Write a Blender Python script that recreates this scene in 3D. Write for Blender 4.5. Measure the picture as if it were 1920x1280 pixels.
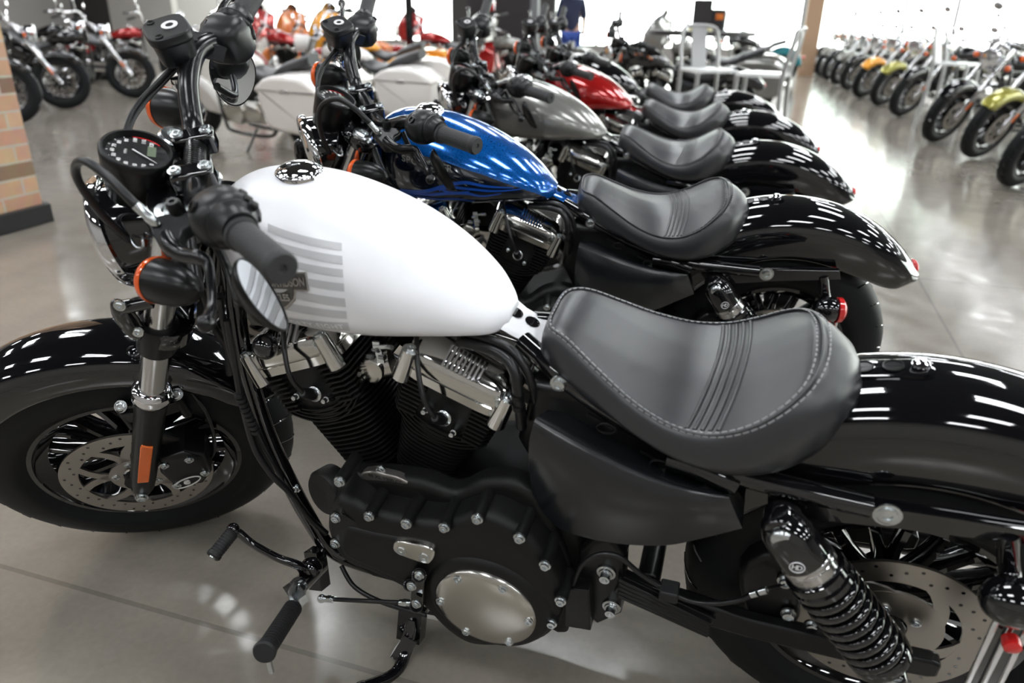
import bpy, bmesh, math, random
from mathutils import Vector, Matrix
from mathutils.bvhtree import BVHTree
R = math.radians
PI = math.pi
random.seed(7)
for o in list(bpy.data.objects): bpy.data.objects.remove(o)
SC = bpy.context.scene
COL = SC.collection

# ------------------------------------------------------------------ camera
CAM = Vector((1.19933554, -1.18598533, 1.18027941))
YAW, PITCH, ROLL = -0.301477107, 0.410706144, 0.0186395920
FPX = 1398.07
LEAN = 0.183194874
STEER = 0.616167977
fw = Vector((math.sin(YAW)*math.cos(PITCH), math.cos(YAW)*math.cos(PITCH), -math.sin(PITCH)))
rt = fw.cross(Vector((0, 0, 1))).normalized(); up = rt.cross(fw)
rt, up = rt*math.cos(ROLL)+up*math.sin(ROLL), up*math.cos(ROLL)-rt*math.sin(ROLL)
cd = bpy.data.cameras.new('camera'); cam = bpy.data.objects.new('camera', cd); COL.objects.link(cam)
cam.matrix_world = Matrix(((rt.x, up.x, -fw.x, CAM.x), (rt.y, up.y, -fw.y, CAM.y), (rt.z, up.z, -fw.z, CAM.z), (0, 0, 0, 1)))
cd.sensor_width = 36; cd.lens = FPX/1920*36; cd.clip_start = .05; cd.clip_end = 200
cd.dof.use_dof = True; cd.dof.focus_distance = 1.46; cd.dof.aperture_fstop = 2.8
SC.camera = cam

# ------------------------------------------------------------------ world, exposure
w = bpy.data.worlds.new('world'); SC.world = w; w.use_nodes = True
w.node_tree.nodes['Background'].inputs[0].default_value = (.80, .90, 1, 1)
w.node_tree.nodes['Background'].inputs[1].default_value = .55
SC.view_settings.view_transform = 'Standard'; SC.view_settings.look = 'None'
SC.view_settings.gamma = 1; SC.view_settings.use_curve_mapping = False
SC.view_settings.exposure = 0.35

# ------------------------------------------------------------------ pixel -> place (real depth is chosen per part)
AX0 = Vector((-.133, 0, 0)); AD = Vector((.5, 0, .8660254)).normalized()
ML = Matrix.Rotation(LEAN, 4, 'X'); MLi = ML.inverted()
MS = Matrix.Translation(AX0) @ Matrix.Rotation(STEER, 4, AD) @ Matrix.Translation(-AX0); MSi = MS.inverted()
def ray(px, py): return fw+rt*((px-960)/FPX)-up*((py-640)/FPX)
def _hit(px, py, y, M):
    o = M @ CAM; d = (M @ (CAM+ray(px, py)))-o
    return o+d*((y-o.y)/d.y)
def P(px, py, y): return _hit(px, py, y, MLi)
def S(px, py, y): return _hit(px, py, y, MSi @ MLi)
def G(px, py, z=0.0):
    d = ray(px, py); return CAM+d*((z-CAM.z)/d.z)
def W(px, py, Y):                      # point on the world plane y = Y
    d = ray(px, py); return CAM+d*((Y-CAM.y)/d.y)
def PX(v):                             # world -> pixel
    d = v-CAM; z = d.dot(fw); return (960+FPX*d.dot(rt)/z, 640-FPX*d.dot(up)/z)

# ------------------------------------------------------------------ materials
def mat(name, col, rough=.5, metal=0, coat=0, spec=.5, emit=None, es=0, bump=0, bscale=200, alpha=1, trans=0, cr=.03, sheen=0, var=0, vscale=8):
    m = bpy.data.materials.new(name); m.use_nodes = True
    n = m.node_tree.nodes; l = m.node_tree.links; b = n['Principled BSDF']
    b.inputs['Base Color'].default_value = (*col, 1); b.inputs['Roughness'].default_value = rough
    b.inputs['Metallic'].default_value = metal; b.inputs['Coat Weight'].default_value = coat
    b.inputs['Coat Roughness'].default_value = cr; b.inputs['Specular IOR Level'].default_value = spec
    b.inputs['Transmission Weight'].default_value = trans; b.inputs['Alpha'].default_value = alpha
    if sheen: b.inputs['Sheen Weight'].default_value = sheen
    if emit: b.inputs['Emission Color'].default_value = (*emit, 1); b.inputs['Emission Strength'].default_value = es
    tc = n.new('ShaderNodeTexCoord')
    if bump:
        t = n.new('ShaderNodeTexNoise'); t.inputs['Scale'].default_value = bscale; t.inputs['Detail'].default_value = 3
        l.new(tc.outputs['Object'], t.inputs['Vector'])
        bp = n.new('ShaderNodeBump'); bp.inputs['Strength'].default_value = bump; bp.inputs['Distance'].default_value = .002
        l.new(t.outputs['Fac'], bp.inputs['Height']); l.new(bp.outputs['Normal'], b.inputs['Normal'])
    t2 = n.new('ShaderNodeTexNoise'); t2.inputs['Scale'].default_value = vscale; t2.inputs['Detail'].default_value = 5
    l.new(tc.outputs['Object'], t2.inputs['Vector'])
    mr = n.new('ShaderNodeMapRange'); l.new(t2.outputs['Fac'], mr.inputs['Value'])
    mr.inputs['To Min'].default_value = max(0, rough-.03); mr.inputs['To Max'].default_value = rough+.03
    l.new(mr.outputs['Result'], b.inputs['Roughness'])
    if var:
        mx = n.new('ShaderNodeMix'); mx.data_type = 'RGBA'
        l.new(t2.outputs['Fac'], mx.inputs['Factor'])
        mx.inputs['A'].default_value = (*[c*(1-var) for c in col], 1); mx.inputs['B'].default_value = (*[min(1, c*(1+var)) for c in col], 1)
        l.new(mx.outputs['Result'], b.inputs['Base Color'])
    return m
M = {}
M['gloss'] = mat('gloss_black', (.004, .004, .005), .06, coat=1)
M['satin'] = mat('satin_black', (.006, .006, .0065), .30, bump=.04, bscale=400, spec=.35)
M['cover'] = mat('satin_black_cover', (.007, .0075, .009), .36, bump=.05, bscale=900, spec=.45)
M['sidecover'] = mat('satin_side_cover', (.008, .009, .011), .24, bump=.015, bscale=900, spec=.75)
M['bar'] = mat('satin_bar_black', (.006, .006, .007), .20, spec=.5)
M['engine'] = mat('wrinkle_black', (.007, .007, .007), .45, bump=.2, bscale=700, spec=.3)
M['rubber'] = mat('rubber', (.012, .012, .013), .60, bump=.15, bscale=500)
M['grip'] = mat('grip_rubber', (.030, .030, .032), .6, bump=.5, bscale=420)
M['tire'] = mat('tire_rubber', (.008, .009, .010), .52, bump=.06, bscale=120, spec=.2)
M['vinyl'] = mat('seat_vinyl', (.016, .017, .021), .36, bump=.10, bscale=700, spec=.9)
M['thread'] = mat('seat_thread', (.34, .34, .35), .7)
M['chrome'] = mat('chrome', (.80, .80, .82), .06, metal=1)
M['polish'] = mat('polished_alloy', (.62, .60, .56), .20, metal=1, vscale=30)
M['rocker'] = mat('rocker_alloy', (.68, .67, .64), .10, metal=1, vscale=12)
M['disc'] = mat('disc_steel', (.42, .39, .35), .34, metal=1, vscale=90)
M['tube'] = mat('fork_tube_steel', (.62, .62, .62), .16, metal=1)
M['bolt'] = mat('zinc_bolt', (.62, .65, .66), .25, metal=1)
M['white'] = mat('white_paint', (.90, .90, .93), .34, coat=.2, cr=.3)
M['stripe'] = mat('stripe_grey', (.56, .56, .575), .35)
M['letter'] = mat('letter_pale', (.86, .86, .88), .35)
M['letter2'] = mat('letter_light_grey', (.92, .92, .94), .35)
M['amber'] = mat('amber_lens', (.90, .12, .01), .15, coat=.6, trans=.15)
M['reflector'] = mat('amber_reflector', (.85, .16, .02), .25, coat=.5, bump=.4, bscale=900)
M['red'] = mat('red_lens', (.70, .02, .02), .15, coat=.6, trans=.1)
M['glass'] = mat('clear_glass', (1, 1, 1), .02, trans=1)
M['mirror'] = mat('mirror_glass', (.75, .78, .80), .02, metal=1)
M['dial'] = mat('dial_face', (.006, .006, .007), .4)
M['print'] = mat('dial_print', (.75, .75, .75), .5)
M['lcd'] = mat('lcd_green', (.10, .14, .08), .4)
M['pewter'] = mat('pewter', (.13, .125, .12), .32, metal=.8)
M['pewterhi'] = mat('pewter_edge', (.42, .40, .38), .3, metal=.9)
M['cable'] = mat('cable_black', (.008, .008, .009), .35)
M['clip'] = mat('clip_white', (.7, .7, .68), .4)
def fleck(name, col, dark):
    m = mat(name, col, .14, metal=.55, coat=1); n = m.node_tree.nodes; l = m.node_tree.links
    v = n.new('ShaderNodeTexVoronoi'); v.inputs['Scale'].default_value = 260
    tc = n.new('ShaderNodeTexCoord'); l.new(tc.outputs['Object'], v.inputs['Vector'])
    mx = n.new('ShaderNodeMix'); mx.data_type = 'RGBA'; l.new(v.outputs['Distance'], mx.inputs['Factor'])
    mx.inputs['A'].default_value = (*col, 1); mx.inputs['B'].default_value = (*dark, 1)
    l.new(mx.outputs['Result'], n['Principled BSDF'].inputs['Base Color']); return m
M['blue'] = fleck('blue_flake_paint', (.005, .20, .75), (.0, .06, .30))
M['silver'] = mat('silver_grey_paint', (.24, .235, .22), .25, metal=.45, coat=.7)
M['darkred'] = mat('red_paint', (.42, .008, .008), .18, metal=.35, coat=1)
M['yellow'] = mat('yellow_paint', (.85, .36, .02), .25, coat=.8)
M['orange'] = mat('orange_paint', (.75, .20, .03), .25, coat=.8)
M['cream'] = mat('cream_white_paint', (.82, .79, .76), .3, coat=.6)
M['chartreuse'] = mat('gold_green_paint', (.35, .33, .06), .25, metal=.4, coat=.8)
M['navy'] = mat('navy_flame', (.008, .075, .42), .3, coat=.5)
M['blackpanel'] = mat('dark_panel_paint', (.003, .006, .014), .12, coat=1)
M['teal'] = mat('teal_paint', (.02, .22, .26), .25, coat=.7)

# ------------------------------------------------------------------ mesh builder
def catmull(pts, k=6, closed=False):
    pts = [Vector(p) for p in pts]; n = len(pts); out = []
    if n < 3: return pts
    rng = range(n if closed else n-1)
    for i in rng:
        if closed: a, b, c, d = pts[i-1], pts[i], pts[(i+1) % n], pts[(i+2) % n]
        else: a, b, c, d = pts[max(i-1, 0)], pts[i], pts[i+1], pts[min(i+2, n-1)]
        for j in range(k):
            t = j/k
            out.append(.5*((2*b)+(c-a)*t+(2*a-5*b+4*c-d)*t*t+(3*b-a-3*c+d)*t**3))
    if not closed: out.append(pts[-1])
    return out
def interp(tab, x):
    if x <= tab[0][0]: return tab[0][1]
    for (a, va), (b, vb) in zip(tab, tab[1:]):
        if x <= b:
            t = (x-a)/(b-a); return va+(vb-va)*t
    return tab[-1][1]
def smoothtab(tab, k=8):
    pts = catmull([(a, b, 0) for a, b in tab], k); return [(p.x, p.y) for p in pts]
def basis(d):
    d = Vector(d).normalized(); a = Vector((0, 0, 1)) if abs(d.z) < .9 else Vector((0, 1, 0))
    u = a.cross(d).normalized(); return u, d.cross(u), d
SPLIT = {k: k[:-1] for k in ('disc_bolts', 'fork_bolts', 'clamp_caps', 'bracket_bolts', 'riser_bolts', 'cap_screws', 'caliper_bolts', 'frame_bolts', 'head_bolts', 'rocker_bolts', 'rocker_ribs', 'intake_clips', 'bolt_bosses',
                         'inspection_screws', 'shift_arm_bolts', 'shock_bolts', 'conduit_ribs', 'cover_clips', 'slot_bars', 'bolt_recesses', 'switch_buttons', 'hose_clamps', 'rod_ends', 'line_fittings', 'embossed_marks')}
SPLIT['bolt_bosses'] = 'bolt_boss'; SPLIT['bolt_recesses'] = 'bolt_recess'
class MB:
    def __init__(s, T=None): s.bm = bmesh.new(); s.T = T; s.mi = 0
    def v(s, p):
        p = Vector(p); return s.bm.verts.new(s.T @ p if s.T else p)
    def f(s, vs):
        try: fc = s.bm.faces.new(vs); fc.material_index = s.mi; return fc
        except ValueError: return None
    def skin(s, rows, cu=True, cv=False, cap=True):
        V = [[s.v(p) for p in r] for r in rows]; n = len(V[0]); m = len(V)
        for i in range(m if cv else m-1):
            A, B = V[i], V[(i+1) % m]
            for j in range(n if cu else n-1):
                s.f((A[j], A[(j+1) % n], B[(j+1) % n], B[j]))
        if cap and cu and not cv:
            s.f(V[0][::-1]); s.f(V[-1])
        return V
    def tube(s, pts, r, n=10, sm=0, closed=False, flat=1.0):
        pts = catmull(pts, sm, closed) if sm else [Vector(p) for p in pts]
        m = len(pts); rows = []; u = None
        for i, p in enumerate(pts):
            if closed: d = pts[(i+1) % m]-pts[i-1]
            else: d = pts[min(i+1, m-1)]-pts[max(i-1, 0)]
            d.normalize()
            if u is None: u = basis(d)[0]
            u = (u-d*u.dot(d)).normalized(); w_ = d.cross(u)
            rr = r if not isinstance(r, (list, tuple)) else r[min(int(i/(m-1)*(len(r)-1)+1e-6), len(r)-1)]+(r[min(int(i/(m-1)*(len(r)-1)+1e-6)+1, len(r)-1)]-r[min(int(i/(m-1)*(len(r)-1)+1e-6), len(r)-1)])*((i/(m-1)*(len(r)-1)) % 1)
            rows.append([p+(u*math.cos(2*PI*k/n)+w_*math.sin(2*PI*k/n)*flat)*rr for k in range(n)])
        s.skin(rows, True, closed, True)
    def cyl(s, a, b, r, r2=None, n=20):
        a, b = Vector(a), Vector(b); r2 = r if r2 is None else r2
        u, w_, d = basis(b-a)
        s.skin([[q+(u*math.cos(2*PI*k/n)+w_*math.sin(2*PI*k/n))*rr for k in range(n)] for q, rr in ((a, r), (b, r2))])
    def lathe(s, o, d, prof, n=32, closed=False):
        o = Vector(o); u, w_, d = basis(d)
        rows = [[o+d*h+(u*math.cos(2*PI*k/n)+w_*math.sin(2*PI*k/n))*max(r, 1e-5) for k in range(n)] for h, r in prof]
        s.skin(rows, True, closed, not closed)
    def box(s, c, size, ax=None):
        c = Vector(c); X, Y, Z = ax if ax else (Vector((1, 0, 0)), Vector((0, 1, 0)), Vector((0, 0, 1)))
        h = [q/2 for q in size]
        V = [s.v(c+X*h[0]*a+Y*h[1]*b+Z*h[2]*e) for a in (-1, 1) for b in (-1, 1) for e in (-1, 1)]
        for q in ((0, 1, 3, 2), (4, 6, 7, 5), (0, 4, 5, 1), (2, 3, 7, 6), (0, 2, 6, 4), (1, 5, 7, 3)): s.f([V[i] for i in q])
    def bar(s, a, b, w_, h, side=(0, 1, 0)):
        a, b = Vector(a), Vector(b); d = (b-a); L = d.length; d.normalize()
        y = Vector(side); y = (y-d*y.dot(d)).normalized(); z = d.cross(y)
        s.box((a+b)/2, (L, w_, h), (d, y, z))
    def ell(s, c, r, n=20, m=12, ax=None):
        c = Vector(c); r = (r, r, r) if not isinstance(r, (tuple, list)) else r
        X, Y, Z = ax if ax else (Vector((1, 0, 0)), Vector((0, 1, 0)), Vector((0, 0, 1)))
        s.skin([[c+X*r[0]*math.sin(a)*math.cos(b)+Y*r[1]*math.sin(a)*math.sin(b)+Z*r[2]*math.cos(a) for b in [2*PI*k/n for k in range(n)]] for a in [max(.02, min(PI-.02, PI*i/m)) for i in range(m+1)]])
    def pillow(s, ol, y0, y1, rnd=.01, ins=None, dome=0):
        """outline of (x,z) extruded from y0 (back) to y1 (front) with a rounded front edge"""
        ol = [Vector((p[0], p[1])) for p in ol]; n = len(ol)
        area = sum(ol[i-1].x*ol[i].y-ol[i].x*ol[i-1].y for i in range(n)); sg = 1 if area > 0 else -1
        def off(d):
            out = []
            for i in range(n):
                e1 = (ol[i]-ol[i-1]).normalized(); e2 = (ol[(i+1) % n]-ol[i]).normalized()
                n1 = Vector((-e1.y, e1.x))*sg; n2 = Vector((-e2.y, e2.x))*sg
                b = (n1+n2); b = b/max(b.length_squared, .8)*2*.5 if b.length else n1
                out.append(ol[i]+b.normalized()*d/max(.6, b.normalized().dot(n1)))
            return out
        sd = 1 if y1 > y0 else -1
        rows = [[(p.x, y0, p.y) for p in ol]]
        for k in range(6):
            a = k/5*PI/2
            q = off(rnd*(1-math.cos(a))) if k else ol
            rows.append([(p.x, y1-sd*rnd*(1-math.sin(a)), p.y) for p in q])
        if dome:
            q = off(rnd+dome*2.2); rows.append([(p.x, y1+sd*dome, p.y) for p in q])
        s.skin(rows)
    def helix(s, a, b, R0, r, turns, n=8, seg=20):
        a, b = Vector(a), Vector(b); u, w_, d = basis(b-a); N = int(turns*seg)
        s.tube([a+(b-a)*(i/N)+(u*math.cos(2*PI*i/seg)+w_*math.sin(2*PI*i/seg))*R0 for i in range(N+1)], r, n)
    def bolt(s, p, d, r=.007, h=.006, hex_=False):
        d = Vector(d).normalized(); p = Vector(p)
        s.lathe(p-d*.002, d, [(0, r*1.35), (.0035, r*1.35), (.0036, r), (h-.001, r), (h, r*.85), (h, r*.5), (h-.003, r*.45), (h-.003, 0)], 6 if hex_ else 14)
    def build(s, name, mats, parent=None, bevel=0, ang=38, label=None, sub=0, seg=2):
        if name in SPLIT:
            seen = set(); isl = []
            for v in s.bm.verts:
                if v in seen: continue
                st = [v]; g = set(); seen.add(v)
                while st:
                    q = st.pop(); g.add(q)
                    for e in q.link_edges:
                        o_ = e.other_vert(q)
                        if o_ not in seen: seen.add(o_); st.append(o_)
                isl.append(g)
            if len(isl) > 1:
                last = None
                for g in isl:
                    n_ = MB(); mp = {v: n_.bm.verts.new(v.co) for v in g}
                    for f_ in {f_ for v in g for f_ in v.link_faces}: n_.f([mp[v] for v in f_.verts])
                    last = n_.build(SPLIT[name]+'', mats, parent, bevel, ang, label, sub, seg)
                s.bm.free(); return last
            name = SPLIT[name]
        me = bpy.data.meshes.new(name); s.bm.normal_update()
        bmesh.ops.recalc_face_normals(s.bm, faces=s.bm.faces[:])
        s.bm.to_mesh(me); s.bm.free()
        if not isinstance(mats, (list, tuple)): mats = [mats]
        for m in mats: me.materials.append(M[m] if isinstance(m, str) else m)
        me.shade_smooth(); me.set_sharp_from_angle(angle=R(ang))
        o = bpy.data.objects.new(name, me); COL.objects.link(o)
        if parent: o.parent = parent
        if bevel:
            b = o.modifiers.new('bevel', 'BEVEL'); b.width = bevel; b.segments = seg; b.limit_method = 'ANGLE'; b.angle_limit = R(40)
            b.harden_normals = False
        if sub:
            b = o.modifiers.new('sub', 'SUBSURF'); b.levels = sub; b.render_levels = sub
        if label: o['label'] = label
        return o
def text_tris(txt, size=1.0, bold=0.0, ext=0.0, space=1.0):
    """2-D triangles of a piece of lettering, centred"""
    c = bpy.data.curves.new('lettering', 'FONT'); c.body = txt; c.size = size; c.align_x = 'CENTER'; c.align_y = 'CENTER'
    c.offset = bold; c.space_character = space; c.resolution_u = 3
    o = bpy.data.objects.new('lettering', c); COL.objects.link(o)
    me = o.to_mesh(); me.calc_loop_triangles()
    V = [v.co.xy.copy() for v in me.vertices]; T = [tuple(t.vertices) for t in me.loop_triangles]
    o.to_mesh_clear(); bpy.data.objects.remove(o); bpy.data.curves.remove(c)
    return V, T
def put_text(mb, txt, fn, size, bold=0, space=1.0, sx=1.0):
    V, T = text_tris(txt, size, bold, 0, space)
    vs = [mb.v(fn(p.x*sx, p.y)) for p in V]
    for t in T: mb.f([vs[i] for i in t])
def thing(name, label, cat, loc=(0, 0, 0), rot=(0, 0, 0), group=None):
    o = bpy.data.objects.new(name, None); COL.objects.link(o); o.empty_display_size = .2
    o.location = loc; o.rotation_euler = rot; tag(o, label, cat, group); return o
def tag(o, label, cat, group=None):
    o['label'] = label; o['category'] = cat
    if group: o['group'] = group
    return o
def struct(o): o['kind'] = 'structure'; return o
def kids(o): return CH.get(o.name, [])
CH = {}
def index_children():
    CH.clear()
    for o in COL.objects:
        if o.parent: CH.setdefault(o.parent.name, []).append(o)
def copy_tree(o, parent=None, swap=None):
    c = o.copy(); COL.objects.link(c)
    if parent: c.parent = parent
    if swap and c.type == 'MESH':
        old = [m.name for m in o.data.materials]
        if any(n in swap for n in old):
            c.data = o.data.copy()
            for i, n in enumerate(old):
                if n in swap: c.data.materials[i] = swap[n]
    for ch in kids(o): copy_tree(ch, c, swap)
    return c
# ------------------------------------------------------------------ the hall
def floor_mat():
    m = mat('polished_concrete', (.40, .375, .335), .16, spec=.55); n = m.node_tree.nodes; l = m.node_tree.links; b = n['Principled BSDF']
    tc = n.new('ShaderNodeTexCoord')
    def noise(sc, det, lo, hi):
        t = n.new('ShaderNodeTexNoise'); t.inputs['Scale'].default_value = sc; t.inputs['Detail'].default_value = det
        l.new(tc.outputs['Object'], t.inputs['Vector']); r = n.new('ShaderNodeMapRange'); l.new(t.outputs['Fac'], r.inputs['Value'])
        r.inputs['From Min'].default_value = .3; r.inputs['From Max'].default_value = .7
        r.inputs['To Min'].default_value = lo; r.inputs['To Max'].default_value = hi; return r.outputs['Result']
    def mul(a, c):
        x = n.new('ShaderNodeMath'); x.operation = 'MULTIPLY'; l.new(a, x.inputs[0]); l.new(c, x.inputs[1]); return x.outputs[0]
    k = mul(mul(noise(.7, 6, .80, 1.08), noise(5, 8, .90, 1.06)), noise(60, 4, .95, 1.04))
    sx = n.new('ShaderNodeSeparateXYZ'); l.new(tc.outputs['Object'], sx.inputs[0])
    for ax, off, per in (('X', FJX, 3.1), ('Y', FJY, 3.1)):
        a = n.new('ShaderNodeMath'); a.operation = 'ADD'; a.inputs[1].default_value = 310-off; l.new(sx.outputs[ax], a.inputs[0])
        p = n.new('ShaderNodeMath'); p.operation = 'MODULO'; p.inputs[1].default_value = per; l.new(a.outputs[0], p.inputs[0])
        c = n.new('ShaderNodeMath'); c.operation = 'GREATER_THAN'; c.inputs[1].default_value = .012; l.new(p.outputs[0], c.inputs[0])
        r = n.new('ShaderNodeMapRange'); l.new(c.outputs[0], r.inputs['Value']); r.inputs['To Min'].default_value = .72; r.inputs['To Max'].default_value = 1
        k = mul(k, r.outputs['Result'])
    mx = n.new('ShaderNodeMix'); mx.data_type = 'RGBA'; mx.blend_type = 'MULTIPLY'; mx.inputs['Factor'].default_value = 1
    mx.inputs['A'].default_value = (.275, .247, .21, 1); l.new(k, mx.inputs['B']); l.new(mx.outputs['Result'], b.inputs['Base Color'])
    l.new(noise(9, 6, .10, .22), b.inputs['Roughness']); return m
FJX, FJY = -1.02, 2.86
XL, XR, YN, YF, ZC = -16.0, 17.0, -7.0, 24.0, 4.3
M['floor'] = floor_mat()
M['ceiling'] = mat('dark_ceiling_paint', (.035, .036, .04), .8)
M['wall'] = mat('warm_grey_wall', (.30, .28, .27), .7)
M['walldark'] = mat('charcoal_wall', (.045, .04, .04), .7)
M['wallpale'] = mat('pale_wall', (.60, .58, .54), .7)
M['frame'] = mat('window_frame_alloy', (.35, .36, .36), .4, metal=.5)
def pane_mat(name, es):
    m = bpy.data.materials.new(name); m.use_nodes = True; n = m.node_tree.nodes; l = m.node_tree.links; b = n['Principled BSDF']
    tc = n.new('ShaderNodeTexCoord'); t = n.new('ShaderNodeTexNoise'); t.inputs['Scale'].default_value = .55; t.inputs['Detail'].default_value = 4
    l.new(tc.outputs['Object'], t.inputs['Vector']); r = n.new('ShaderNodeValToRGB'); l.new(t.outputs['Fac'], r.inputs['Fac'])
    r.color_ramp.elements[0].position = .35; r.color_ramp.elements[0].color = (.72, .92, .80, 1)
    r.color_ramp.elements[1].position = .62; r.color_ramp.elements[1].color = (1, 1, 1, 1)
    e = r.color_ramp.elements.new(.5); e.color = (.95, 1, .93, 1)
    l.new(r.outputs['Color'], b.inputs['Emission Color']); b.inputs['Emission Strength'].default_value = es
    b.inputs['Base Color'].default_value = (.1, .1, .1, 1); b.inputs['Roughness'].default_value = .1; return m
M['pane'] = pane_mat('daylit_pane', 7.0)
M['lamp'] = mat('lamp_lens', (.8, .8, .8), .4, emit=(.95, .98, 1), es=25)
b = MB(); b.box(((XL+XR)/2, (YN+YF)/2, -.05), (XR-XL, YF-YN, .1)); struct(b.build('floor', 'floor'))
b = MB(); b.box(((XL+XR)/2, (YN+YF)/2, ZC+.05), (XR-XL, YF-YN, .1)); struct(b.build('ceiling', 'ceiling'))
b = MB(); b.box((XL-.1, (YN+YF)/2, ZC/2), (.2, YF-YN, ZC)); struct(b.build('wall_left', 'wall'))
b = MB(); b.box(((XL+XR)/2, YN-.1, ZC/2), (XR-XL, .2, ZC)); struct(b.build('wall_front', 'wall'))
# far wall: solid on the left, glazed towards the right; right wall glazed as well
def window(idx, a, c, z0=.35, z1=3.9, nx=3, es='pane'):
    """glazed bay between two plan points"""
    a = Vector((*a, 0)); c = Vector((*c, 0)); d = (c-a).normalized(); L = (c-a).length; nrm = Vector((-d.y, d.x, 0))
    fr = MB()
    for i in range(nx+1): fr.box(a+d*(L*i/nx)+Vector((0, 0, (z0+z1)/2)), (.09, .14, z1-z0), (d, nrm, Vector((0, 0, 1))))
    for z in (z0, z1, z0+.62*(z1-z0)): fr.box((a+c)/2+Vector((0, 0, z)), (L+.09, .14, .09), (d, nrm, Vector((0, 0, 1))))
    o = struct(fr.build('window_%d' % idx, 'frame'))
    g = MB(); g.box((a+c)/2+Vector((0, 0, (z0+z1)/2)), (L, .02, z1-z0), (d, nrm, Vector((0, 0, 1)))); g.build('pane', es, o)
def wallseg(name, a, c, z0, z1, m='wall', th=.2, off=0):
    a = Vector((*a, 0)); c = Vector((*c, 0)); d = (c-a).normalized(); nrm = Vector((-d.y, d.x, 0))
    q = MB(); q.box((a+c)/2+Vector((0, 0, (z0+z1)/2))+nrm*off, ((c-a).length, th, z1-z0), (d, nrm, Vector((0, 0, 1)))); return struct(q.build(name, m))
wx = [W(px, 30, YF).x for px in (430, 640, 850, 1075, 1290, 1505)]
wallseg('wall_far_left', (XL, YF), (wx[0], YF), 0, ZC, 'walldark')
wallseg('wall_far_sill', (wx[0], YF), (XR, YF), 0, .35)
wallseg('wall_far_header', (wx[0], YF), (XR, YF), 3.9, ZC)
window(1, (wx[0], YF), (wx[1], YF)); window(2, (wx[1], YF), (wx[2], YF), nx=2)
wallseg('wall_far_pier', (wx[2], YF), (wx[3]-.6, YF), .35, 3.9, 'walldark')
window(3, (wx[3]-.6, YF), (wx[4], YF)); window(4, (wx[4], YF), (wx[5], YF))
window(5, (wx[5]+.1, YF), (wx[5]+4, YF)); window(6, (wx[5]+4, YF), (XR, YF))
wallseg('wall_right_sill', (XR, YN), (XR, YF), 0, .35); wallseg('wall_right_header', (XR, YN), (XR, YF), 3.9, ZC)
for i in range(4):
    y0 = 3+i*5.2; window(7+i, (XR, y0), (XR, y0+5.1))
wallseg('wall_right_near', (XR, YN), (XR, 3), .35, 3.9)
# partition behind the left-hand motorcycles
wallseg('wall_partition', (W(-60, 30, 15.5).x, 15.5), (W(212, 30, 15.5).x, 15.5), 0, 3.2, 'walldark')
wallseg('wall_partition_pale', (W(212, 30, 15.5).x, 15.5), (W(330, 30, 15.5).x, 15.5), 0, 3.2, 'wallpale')
# ceiling lights: troffers with two lamp strips each
tl = thing('ceiling_light', 'two-strip fluorescent troffer set in the dark ceiling', 'ceiling light', (0, 0, ZC), (0, 0, 0), 'fluorescent troffers in the ceiling')
q = MB()
for y in (-.30, 0, .30): q.box((0, y, -.03), (1.24, .03, .06))
for x in (-.61, .61): q.box((x, 0, -.03), (.03, .62, .06))
q.build('housing', 'ceiling', tl)
q = MB()
for y in (-.15, .15): q.box((0, y, -.022), (1.16, .17, .02))
q.build('lamp_lens', 'lamp', tl)
index_children(); first = True
for i in range(9):
    for j in range(10):
        x = -12+i*3.0; y = -5.2+j*2.9
        if first: o = tl; first = False
        else: o = copy_tree(tl)
        o.location = (x+.35, y, ZC)
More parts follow.
